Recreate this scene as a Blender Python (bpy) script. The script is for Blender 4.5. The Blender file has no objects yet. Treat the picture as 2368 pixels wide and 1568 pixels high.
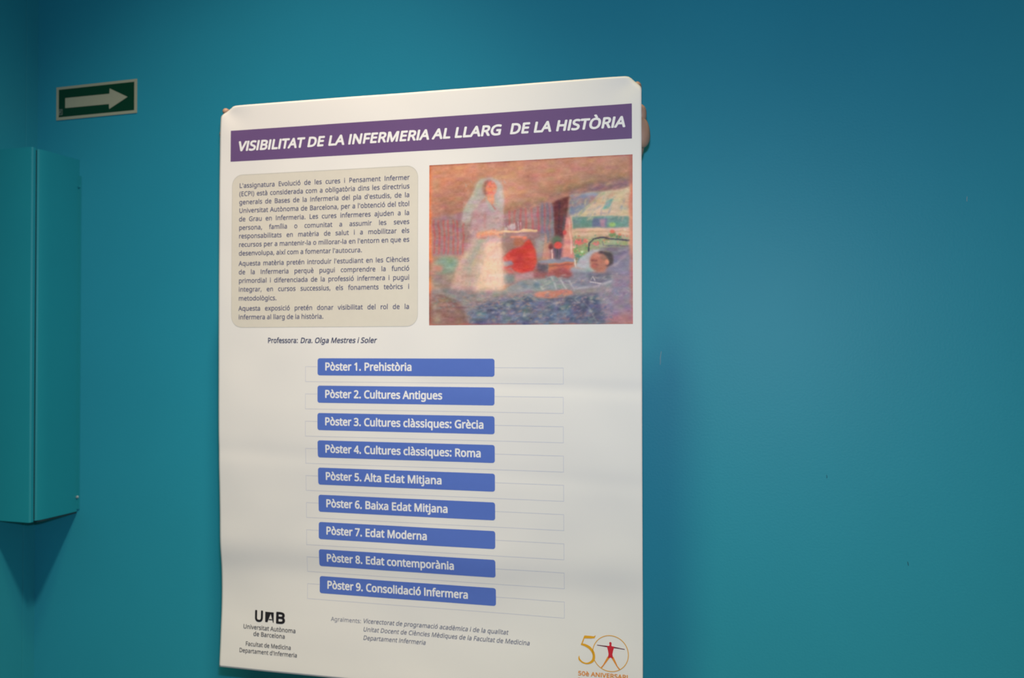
import bpy, bmesh, math, json
import numpy as np
from mathutils import Vector, Matrix
from mathutils.geometry import tessellate_polygon

# ---------------------------------------------------------------- camera, light, exposure
S = bpy.context.scene
C = S.collection
cam_data = bpy.data.cameras.new('camera')
cam_data.sensor_width = 36.0
cam_data.lens = 1950.0 / 2368.0 * 36.0
cam_data.clip_start = 0.02
cam_data.dof.use_dof = True            # the photograph is focused a little short of the poster
cam_data.dof.focus_distance = 1.25
cam_data.dof.aperture_fstop = 5.6
cam = bpy.data.objects.new('camera', cam_data)
C.objects.link(cam)
EYE = Vector((0.0, -1.88, 1.55))
cam.location = EYE
cam.rotation_euler = (math.radians(90) + math.atan(24 / 1950), 0, math.radians(16.5))
S.camera = cam

S.view_settings.view_transform = 'Standard'
S.view_settings.look = 'None'
S.view_settings.gamma = 1.0
S.view_settings.use_curve_mapping = False
S.view_settings.exposure = 0.0

world = bpy.data.worlds.new('world')
S.world = world
world.use_nodes = True
world.node_tree.nodes['Background'].inputs[0].default_value = (0.03, 0.03, 0.03, 1)
world.node_tree.nodes['Background'].inputs[1].default_value = 1.0

def lamp(name, kind, loc, energy, color, **kw):
    d = bpy.data.lights.new(name, kind)
    d.energy = energy
    d.color = color
    for k, v in kw.items():
        setattr(d, k, v)
    o = bpy.data.objects.new(name, d)
    o.location = loc
    C.objects.link(o)
    return o


# the camera's own flash, a small source just above the lens
flash = lamp('camera_flash', 'AREA', EYE + Vector((0, 0.02, 0.10)), 14.6, (0.659, 0.758, 1.000), shape='RECTANGLE', size=0.035, size_y=0.015)
flash.rotation_euler = cam.rotation_euler

# warm ceiling spotlight, turned towards the corner and the poster
spot_a = lamp('ceiling_spotlight', 'SPOT', (-0.05, -1.75, 4.4), 342.0, (1.000, 0.789, 0.658), shadow_soft_size=0.13, spot_size=math.radians(40), spot_blend=1.0)
spot_a.rotation_euler = (Vector((-1.65, 0.0, 0.80)) - spot_a.location).to_track_quat('-Z', 'Y').to_euler()

# downlight over the poster
down = lamp('ceiling_downlight', 'SPOT', (-0.50, -1.38, 4.4), 500.0, (1.000, 0.870, 0.490), shadow_soft_size=0.22, spot_size=math.radians(69), spot_blend=1.0)

# second downlight, to the right
down_b = lamp('ceiling_downlight', 'SPOT', (1.15, -1.45, 4.4), 310.0, (1.000, 0.855, 0.532), shadow_soft_size=0.22, spot_size=math.radians(78), spot_blend=1.0)


# ---------------------------------------------------------------- helpers
def lin(c):
    return tuple((x / 255 / 12.92) if x / 255 <= 0.04045 else ((x / 255 + 0.055) / 1.055) ** 2.4 for x in c)

def mat(name, col, rough=0.5, spec=0.5, noise=0.0, nscale=40.0, bump=0.0, bscale=300.0):
    m = bpy.data.materials.new(name)
    m.use_nodes = True
    nt = m.node_tree
    b = nt.nodes['Principled BSDF']
    b.inputs['Base Color'].default_value = (*col, 1)
    b.inputs['Roughness'].default_value = rough
    b.inputs['Specular IOR Level'].default_value = spec
    tc = nt.nodes.new('ShaderNodeTexCoord')
    if noise > 0:
        n = nt.nodes.new('ShaderNodeTexNoise')
        n.inputs['Scale'].default_value = nscale
        n.inputs['Detail'].default_value = 4
        nt.links.new(tc.outputs['Object'], n.inputs['Vector'])
        mr = nt.nodes.new('ShaderNodeMapRange')
        mr.inputs['To Min'].default_value = 1 - noise
        mr.inputs['To Max'].default_value = 1 + noise
        nt.links.new(n.outputs['Fac'], mr.inputs['Value'])
        vm = nt.nodes.new('ShaderNodeVectorMath')
        vm.operation = 'SCALE'
        vm.inputs[0].default_value = col
        nt.links.new(mr.outputs['Result'], vm.inputs['Scale'])
        nt.links.new(vm.outputs['Vector'], b.inputs['Base Color'])
    if bump > 0:
        n2 = nt.nodes.new('ShaderNodeTexNoise')
        n2.inputs['Scale'].default_value = bscale
        n2.inputs['Detail'].default_value = 3
        nt.links.new(tc.outputs['Object'], n2.inputs['Vector'])
        bp = nt.nodes.new('ShaderNodeBump')
        bp.inputs['Strength'].default_value = bump
        bp.inputs['Distance'].default_value = 0.001
        nt.links.new(n2.outputs['Fac'], bp.inputs['Height'])
        nt.links.new(bp.outputs['Normal'], b.inputs['Normal'])
    return m

def link(name, me, m, parent=None, smooth=False):
    if m:
        me.materials.append(m)
    if smooth:
        me.shade_smooth()
    o = bpy.data.objects.new(name, me)
    C.objects.link(o)
    if parent:
        o.parent = parent
    return o

def from_bm(name, bm, m, parent=None, smooth=False):
    me = bpy.data.meshes.new(name)
    bm.to_mesh(me)
    bm.free()
    return link(name, me, m, parent, smooth)

def from_data(name, verts, faces, m, parent=None, smooth=False):
    me = bpy.data.meshes.new(name)
    me.from_pydata(verts, [], faces)
    return link(name, me, m, parent, smooth)

def box(bm, lo, hi):
    r = bmesh.ops.create_cube(bm, size=1)
    c = [(lo[i] + hi[i]) / 2 for i in range(3)]
    s = [hi[i] - lo[i] for i in range(3)]
    for v in r['verts']:
        v.co = Vector((v.co.x * s[0] + c[0], v.co.y * s[1] + c[1], v.co.z * s[2] + c[2]))
    return r['verts']

def box_obj(name, lo, hi, m, parent=None, bevel=0.0):
    bm = bmesh.new()
    box(bm, lo, hi)
    if bevel:
        bmesh.ops.bevel(bm, geom=bm.edges[:], offset=bevel, segments=3, affect='EDGES', profile=0.5)
    return from_bm(name, bm, m, parent)

def thing(name, label, cat, loc=(0, 0, 0), rz=0.0):
    o = bpy.data.objects.new(name, None)
    C.objects.link(o)
    o.location = loc
    o.rotation_euler = (0, 0, rz)
    o['label'] = label
    o['category'] = cat
    return o

def structure(o):
    o['kind'] = 'structure'
    return o

# ---------------------------------------------------------------- materials
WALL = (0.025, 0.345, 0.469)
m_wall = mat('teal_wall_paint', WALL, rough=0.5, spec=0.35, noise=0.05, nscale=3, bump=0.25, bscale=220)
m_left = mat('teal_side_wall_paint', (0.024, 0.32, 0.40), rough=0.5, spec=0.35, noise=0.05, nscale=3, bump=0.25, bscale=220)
m_cab = mat('teal_cabinet_enamel', (0.013, 0.285, 0.345), rough=0.42, spec=0.5, noise=0.04, nscale=6, bump=0.1, bscale=400)
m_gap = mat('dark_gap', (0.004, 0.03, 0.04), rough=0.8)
m_floor = mat('grey_floor', (0.20, 0.19, 0.17), rough=0.6, noise=0.15, nscale=8)
m_ceil = mat('white_ceiling', (0.7, 0.7, 0.67), rough=0.9, noise=0.03, nscale=5)
m_room = mat('pale_wall', (0.45, 0.44, 0.40), rough=0.9, noise=0.03, nscale=5)
m_glow = mat('sign_pale', (0.42, 0.44, 0.30), rough=0.45, noise=0.04, nscale=60)
m_green = mat('sign_green', (0.002, 0.045, 0.013), rough=0.4, noise=0.06, nscale=80)
m_signgrey = mat('sign_grey_mark', (0.18, 0.22, 0.18), rough=0.5)
m_chip = mat('bare_plaster_chip', (0.35, 0.45, 0.45), rough=0.8)
m_chipd = mat('dark_scuff', (0.01, 0.09, 0.12), rough=0.8)

# ---------------------------------------------------------------- room shell
XC = -1.942          # corner with the side wall
H_ROOM = 4.5
structure(box_obj('wall_back', (XC - 0.12, 0, 0), (3.0, 0.12, H_ROOM), m_wall))
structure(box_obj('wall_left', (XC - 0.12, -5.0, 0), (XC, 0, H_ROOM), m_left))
structure(box_obj('wall_right', (3.0, -5.0, 0), (3.12, 0.12, H_ROOM), m_room))
structure(box_obj('wall_front', (XC - 0.12, -5.12, 0), (3.12, -5.0, H_ROOM), m_room))
structure(box_obj('floor', (XC - 0.12, -5.12, -0.1), (3.12, 0.12, 0), m_floor))
structure(box_obj('ceiling', (XC - 0.12, -5.12, H_ROOM), (3.12, 0.12, H_ROOM + 0.1), m_ceil))
# narrow proud strip running up the side wall next to the corner
structure(box_obj('trim_1', (XC, -0.0400, 0), (XC + 0.0018, -0.0275, H_ROOM), m_left, bevel=0.0006))
# low plinth where the painted walls meet the floor
structure(box_obj('baseboard_back', (XC + 0.013, -0.012, 0), (3.0, 0, 0.09), m_room, bevel=0.002))
structure(box_obj('baseboard_left', (XC, -5.0, 0), (XC + 0.012, 0, 0.09), m_room, bevel=0.002))

def scuff(pts, w, m):
    bm = bmesh.new()
    vs = []
    for i, (x, z) in enumerate(pts):
        ww = w * (0.4 + 0.6 * math.sin(math.pi * (i + 0.6) / (len(pts) + 0.2)))
        vs.append((bm.verts.new((x - ww, -0.0004, z)), bm.verts.new((x + ww, -0.0004, z))))
    for a, b in zip(vs, vs[1:]):
        bm.faces.new((a[0], a[1], b[1], b[0]))
    from_bm('paint_scuff', bm, m, bpy.data.objects['wall_back'])
scuff([(-0.2127, 1.546), (-0.2140, 1.539), (-0.2150, 1.530), (-0.2146, 1.523), (-0.2155, 1.516)], 0.0006, m_chip)
scuff([(0.3965, 1.857), (0.3958, 1.852), (0.3960, 1.847)], 0.0005, m_chip)
scuff([(0.2830, 1.118), (0.2840, 1.113), (0.2846, 1.110)], 0.0007, m_chipd)
scuff([(0.1290, 1.288), (0.1296, 1.284), (0.1292, 1.281)], 0.0006, m_chipd)

# ---------------------------------------------------------------- wall cabinet in the corner
XS = -1.797
cab = thing('wall_cabinet', 'tall narrow teal metal cabinet fixed in the corner below the arrow sign', 'cabinet', ((XC + XS) / 2, 0, 1.107))
def cab_local(x, y, z):
    return (x - (XC + XS) / 2, y, z - 1.107)
ZT, ZB = 2.071, 1.107
# body: box with a rounded front edge, swept from bottom to top
prof = [(XC + 0.001, -0.0005), (XS, -0.0005), (XS, -0.098)]
R = 0.007
for k in range(1, 9):
    a = k / 8 * math.pi / 2
    prof.append((XS - R + R * math.cos(a), -0.098 - 0.036 * math.sin(a)))
prof += [(XC + 0.001, -0.134)]
def prism(name, prof, z0, z1, m, parent, bevel=0.0):
    bm = bmesh.new()
    lo = [bm.verts.new(cab_local(x, y, z0)) for x, y in prof]
    hi = [bm.verts.new(cab_local(x, y, z1)) for x, y in prof]
    n = len(prof)
    for i in range(n):
        bm.faces.new((lo[i], lo[(i + 1) % n], hi[(i + 1) % n], hi[i]))
    bm.faces.new(lo[::-1])
    bm.faces.new(hi)
    bmesh.ops.recalc_face_normals(bm, faces=bm.faces[:])
    if bevel:
        es = [e for e in bm.edges if len(e.link_faces) == 2 and e.calc_face_angle() > 1.0]
        bmesh.ops.bevel(bm, geom=es, offset=bevel, segments=2, affect='EDGES')
    o = from_bm(name, bm, m, parent, smooth=True)
    o.data.set_sharp_from_angle(angle=math.radians(35))
    return o
prism('body', prof, ZB, ZT, m_cab, cab)
# dark rubber seam between body and door, then the folded door leaf
prism('door_seal', [(XC + 0.003, -0.1342), (XS - 0.0085, -0.1342), (XS - 0.0085, -0.1385), (XC + 0.003, -0.1385)], ZB + 0.003, ZT - 0.003, m_gap, cab)
door = prism('door', [(XC + 0.001, -0.1387), (XS - 0.007, -0.1387), (XS - 0.0035, -0.1425), (XS - 0.0035, -0.150), (XS - 0.0060, -0.1535), (XS - 0.009, -0.1545), (XC + 0.001, -0.1545)], ZB - 0.0015, ZT + 0.001, m_cab, cab)
prism('bottom_shade_plate', [(XC + 0.002, -0.002), (XS - 0.001, -0.002), (XS - 0.001, -0.118), (XS - 0.006, -0.130), (XC + 0.002, -0.132)], ZB - 0.0045, ZB, m_gap, cab)  # thin dark plate standing in for the shade line under the cabinet's bottom lip
# fixing flange against the wall, with its two screws
fl = prism('wall_flange', [(XS - 0.001, -0.0005), (XS + 0.0075, -0.0005), (XS + 0.0075, -0.0035), (XS - 0.001, -0.0035)], ZB + 0.006, ZT - 0.045, m_cab, cab, 0.0006)
for zz in (ZB + 0.040, ZT - 0.075):
    bm = bmesh.new()
    bmesh.ops.create_cone(bm, cap_ends=True, segments=12, radius1=0.0036, radius2=0.0028, depth=0.003)
    bmesh.ops.rotate(bm, verts=bm.verts[:], cent=(0, 0, 0), matrix=Matrix.Rotation(math.radians(90), 3, 'X'))
    box(bm, (-0.0026, -0.0021, -0.0004), (0.0026, -0.0012, 0.0004))
    bmesh.ops.translate(bm, verts=bm.verts[:], vec=cab_local(XS + 0.0035, -0.005, zz))
    from_bm('screw', bm, m_chip if zz < 1.5 else m_cab, fl)

# ---------------------------------------------------------------- arrow sign
sx0, sx1, sz0, sz1 = -1.8763, -1.6075, 2.1853, 2.2773
sign = thing('direction_sign', 'green emergency route sign with a pale arrow pointing right', 'sign', ((sx0 + sx1) / 2, 0, sz0))
scx = (sx0 + sx1) / 2
def sl(x, y, z):
    return (x - scx, y, z - sz0)
bm = bmesh.new()
box(bm, sl(sx0, -0.0022, sz0), sl(sx1, -0.0003, sz1))
bmesh.ops.bevel(bm, geom=bm.edges[:], offset=0.0004, segments=2, affect='EDGES')
from_bm('plate', bm, m_glow, sign)
def flat(name, pts, y, m, parent, th=0.0003):
    bm = bmesh.new()
    vs = [bm.verts.new(sl(x, y, z)) for x, z in pts]
    f = bm.faces.new(vs)
    r = bmesh.ops.extrude_face_region(bm, geom=[f])
    bmesh.ops.translate(bm, vec=(0, -th, 0), verts=[e for e in r['geom'] if isinstance(e, bmesh.types.BMVert)])
    bmesh.ops.recalc_face_normals(bm, faces=bm.faces[:])
    return from_bm(name, bm, m, parent)
gp = flat('green_field', [(-1.8672, 2.1934), (-1.6158, 2.1934), (-1.6158, 2.2700), (-1.8672, 2.2700)], -0.0022, m_green, sign)
flat('arrow', [(-1.8448, 2.2172), (-1.6978, 2.2164), (-1.6970, 2.2026), (-1.6368, 2.2307), (-1.6955, 2.2586), (-1.6962, 2.2444), (-1.8448, 2.2449)], -0.0026, m_glow, gp)
mk = flat('maker_mark', [(-1.8668, 2.1990), (-1.8540, 2.1990), (-1.8540, 2.2150), (-1.8668, 2.2150)], -0.0026, m_signgrey, gp)
flat('mark_field', [(-1.8655, 2.2012), (-1.8553, 2.2012), (-1.8553, 2.2128), (-1.8655, 2.2128)], -0.0030, m_green, gp, 0.0002)
flat('mark_figure', [(-1.8650, 2.2030), (-1.8630, 2.2020), (-1.8600, 2.2070), (-1.8570, 2.2020), (-1.8558, 2.2030), (-1.8590, 2.2080), (-1.8565, 2.2120), (-1.8580, 2.2125), (-1.8612, 2.2090), (-1.8645, 2.2122)], -0.0033, m_signgrey, gp, 0.0002)

# ---------------------------------------------------------------- the poster's sheet surface
# sheet coordinates in mm: u from the left edge, v downwards from the level of the eye (top edge -520, bottom edge 680)
A = math.radians(2.9383)
PU = Vector((math.cos(A), math.sin(A), 0))
PN = Vector((-math.sin(A), math.cos(A), 0))       # away from the camera, towards the wall
P0 = EYE + Vector((-1.11675, 1.55730, 0))
DTAB_V = [-521, 130, 180, 245, 300, 360, 405, 425, 445, 465, 485, 520, 560, 600, 640, 682]
DTAB_D = [0, 0, 0.8, 2.6, 5.0, 6.6, 6.9, 7.8, 9.9, 12.0, 12.7, 12.9, 12.0, 9.8, 7.6, 4.6]
_dv = np.arange(-560, 740, 2.0)
_dd = np.interp(_dv, DTAB_V, DTAB_D)
_k = np.exp(-0.5 * (np.arange(-24, 25) * 2 / 11.0) ** 2)
_k /= _k.sum()
_dd = np.convolve(np.pad(_dd, 24, mode='edge'), _k, mode='valid')

def depth(u, v):
    """how far the sheet stands behind its plane (mm); arrays or floats"""
    u = np.asarray(u, float)
    v = np.asarray(v, float)
    d = np.interp(v, _dv, _dd) * (1.06 - 0.30 * u / 900 + 0.10 * np.sin(u / 95 + v / 70))
    d = d + 0.55 * np.sin(u / 118 + v / 160 + 0.6) + 0.45 * np.sin(u / 75 - v / 95 + 2.0)
    d = d + 0.9 * np.exp(-((v - 52 - 0.03 * u) / 16) ** 2) * np.clip((u - 250) / 300, 0, 1)
    d = d + 0.6 * np.exp(-((v - 215 - 0.05 * u) / 20) ** 2)
    d = d + 0.22 * np.sin(u / 31 + v / 47 + 1.1 * np.sin(v / 60)) + 0.18 * np.sin(u / 44 - v / 29 + 0.9 * np.sin(u / 70))
    # roll of the top edge and the pulls that run in from the two held corners
    d = d + 0.9 * np.exp(-(v + 523) / 22.0) - 3.0 * np.exp(-(u / 70) ** 2 - ((v - 10) / 330) ** 2)
    for cu, sgn in ((0.0, 1), (900.0, -1)):
        a = (u - cu) * sgn
        b = v + 523
        r = np.hypot(a, b)
        th = np.arctan2(b, a + 1e-6)
        d = d + 0.9 * np.exp(-((r - 45) / 40) ** 2) * np.sin(4.2 * th - 0.9) + 3.0 * np.exp(-(r / 45) ** 2)
    return d

FOLD = ((0.0, 1, 40.0, 25.0), (900.0, -1, 34.0, 32.0))
def sheet(u, v, lift=0.0):
    """sheet mm -> world metres; lift in mm towards the camera side"""
    u = np.atleast_1d(np.asarray(u, float))
    v = np.atleast_1d(np.asarray(v, float))
    d = depth(u, v) - lift
    uu = u.copy()
    vv = v.copy()
    for cu, sgn, la, lb in FOLD:
        n = np.array([1 / la, 1 / lb])
        n /= np.linalg.norm(n)
        dist0 = la * n[0]
        a = (u - cu) * sgn
        b = v + 523
        t = dist0 - (a * n[0] + b * n[1])      # > 0 beyond the fold, towards the corner
        R = 8.0
        amax = math.radians(115)
        ang = np.clip(t / R, 0, amax)
        along = R * np.sin(ang) + np.clip(t - R * amax, 0, None) * math.cos(amax)
        back = R * (1 - np.cos(ang)) + np.clip(t - R * amax, 0, None) * math.sin(amax)
        q = t > 0
        da = (-(along - t)) * n[0]
        db = (-(along - t)) * n[1]
        uu = np.where(q, u + da * sgn, uu)
        vv = np.where(q, v + db, vv)
        d = np.where(q, d + back, d)
    P = np.array(P0)[None] + uu[:, None] / 1000 * np.array(PU)[None] + d[:, None] / 1000 * np.array(PN)[None]
    P[:, 2] -= vv / 1000
    return P

def true_uv(u, v):
    """where a mark measured on the sheet's mean plane sits on the sagging sheet"""
    k = 1 + float(np.interp(v, _dv, _dd)) * (1.06 - 0.30 * u / 900) / 1612.5
    return 1035.4 - (1035.4 - u) * k, v * k

# ---------------------------------------------------------------- paper and inks
PAPER = (0.80, 0.785, 0.755)
REF = lin((226, 220, 208))
def ink(name, c, rough=0.42):
    l = lin(c)
    return mat(name, tuple(min(0.85, PAPER[i] * l[i] / REF[i]) for i in range(3)), rough=rough, spec=0.35, noise=0.03, nscale=90)
m_paper = mat('poster_paper', PAPER, rough=0.55, spec=0.3, noise=0.015, nscale=12, bump=0.05, bscale=150)
m_band = ink('ink_purple', (104, 78, 118))
m_panel = ink('ink_beige', (213, 204, 184))
m_pline = ink('ink_panel_outline', (196, 190, 174))
m_bar = ink('ink_blue', (86, 112, 182))
m_line = ink('ink_fine_grey', (188, 188, 197))
m_text = ink('ink_slate', (86, 86, 112))
m_navy = ink('ink_navy', (62, 66, 92))
m_grey = ink('ink_grey', (120, 120, 130))
m_black = ink('ink_black', (38, 34, 36))
m_dark = ink('ink_charcoal', (88, 86, 86))
m_white = ink('ink_unprinted_white', (232, 230, 226))
m_gold = ink('ink_gold', (222, 160, 36))
m_orange = ink('ink_orange', (222, 140, 50))
m_red = ink('ink_red', (198, 40, 52))
m_maroon = ink('ink_maroon', (100, 38, 52))

poster = thing('poster', 'large white paper poster with a purple title band held up against the teal wall', 'poster')

def sheet_mesh(name, us, vs, faces, m, lift, parent, smooth=True):
    P = sheet(us, vs, lift)
    me = bpy.data.meshes.new(name)
    me.from_pydata([tuple(p) for p in P], [], faces)
    return link(name, me, m, parent, smooth)

def grid(u0, u1, v0, v1, nu, nv):
    us, vs = np.meshgrid(np.linspace(u0, u1, nu + 1), np.linspace(v0, v1, nv + 1))
    idx = np.arange((nu + 1) * (nv + 1)).reshape(nv + 1, nu + 1)
    f = np.stack([idx[:-1, :-1], idx[1:, :-1], idx[1:, 1:], idx[:-1, 1:]], -1).reshape(-1, 4)
    return us.ravel(), vs.ravel(), f
us, vs, f = grid(0, 900, -523, 680, 225, 301)
paper = sheet_mesh('sheet', us, vs, f.tolist(), m_paper, 0, poster)
sm = paper.modifiers.new('thickness', 'SOLIDIFY')
sm.thickness = 0.00025
sm.offset = -1

def cut_poly(name, loops, m, lift, parent, step=6.0, bent=True):
    """flat print: closed loops in sheet mm, laid on the curved sheet"""
    bm = bmesh.new()
    flatpts = [p for l in loops for p in l]
    vts = [bm.verts.new((p[0], p[1], 0)) for p in flatpts]
    for t in tessellate_polygon([[Vector((p[0], p[1], 0)) for p in l] for l in loops]):
        try:
            bm.faces.new([vts[i] for i in t])
        except ValueError:
            pass
    if bent:
        for ax in (0, 1):
            lo = min(p[ax] for p in flatpts)
            hi = max(p[ax] for p in flatpts)
            x = (math.floor(lo / step) + 1) * step
            while x < hi:
                co = [0, 0, 0]; no = [0, 0, 0]
                co[ax] = x; no[ax] = 1
                bmesh.ops.bisect_plane(bm, geom=bm.verts[:] + bm.edges[:] + bm.faces[:], plane_co=co, plane_no=no, dist=1e-5)
                x += step
    for fc in bm.faces:
        fc.normal_update()
        if fc.normal.z > 0:        # u right, v down: camera side is -z here
            fc.normal_flip()
    xs = np.array([v.co[:] for v in bm.verts])
    P = sheet(xs[:, 0], xs[:, 1], lift)
    for v, p in zip(bm.verts, P):
        v.co = p
    return from_bm(name, bm, m, parent, smooth=True)

def rect(u0, u1, v0, v1, r=0.0, n=6):
    if r <= 0:
        return [(u0, v0), (u1, v0), (u1, v1), (u0, v1)]
    out = []
    for cu, cv, a0 in ((u1 - r, v0 + r, -90), (u1 - r, v1 - r, 0), (u0 + r, v1 - r, 90), (u0 + r, v0 + r, 180)):
        for k in range(n + 1):
            a = math.radians(a0 + 90 * k / n)
            out.append((cu + r * math.cos(a), cv + r * math.sin(a)))
    return out

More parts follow.
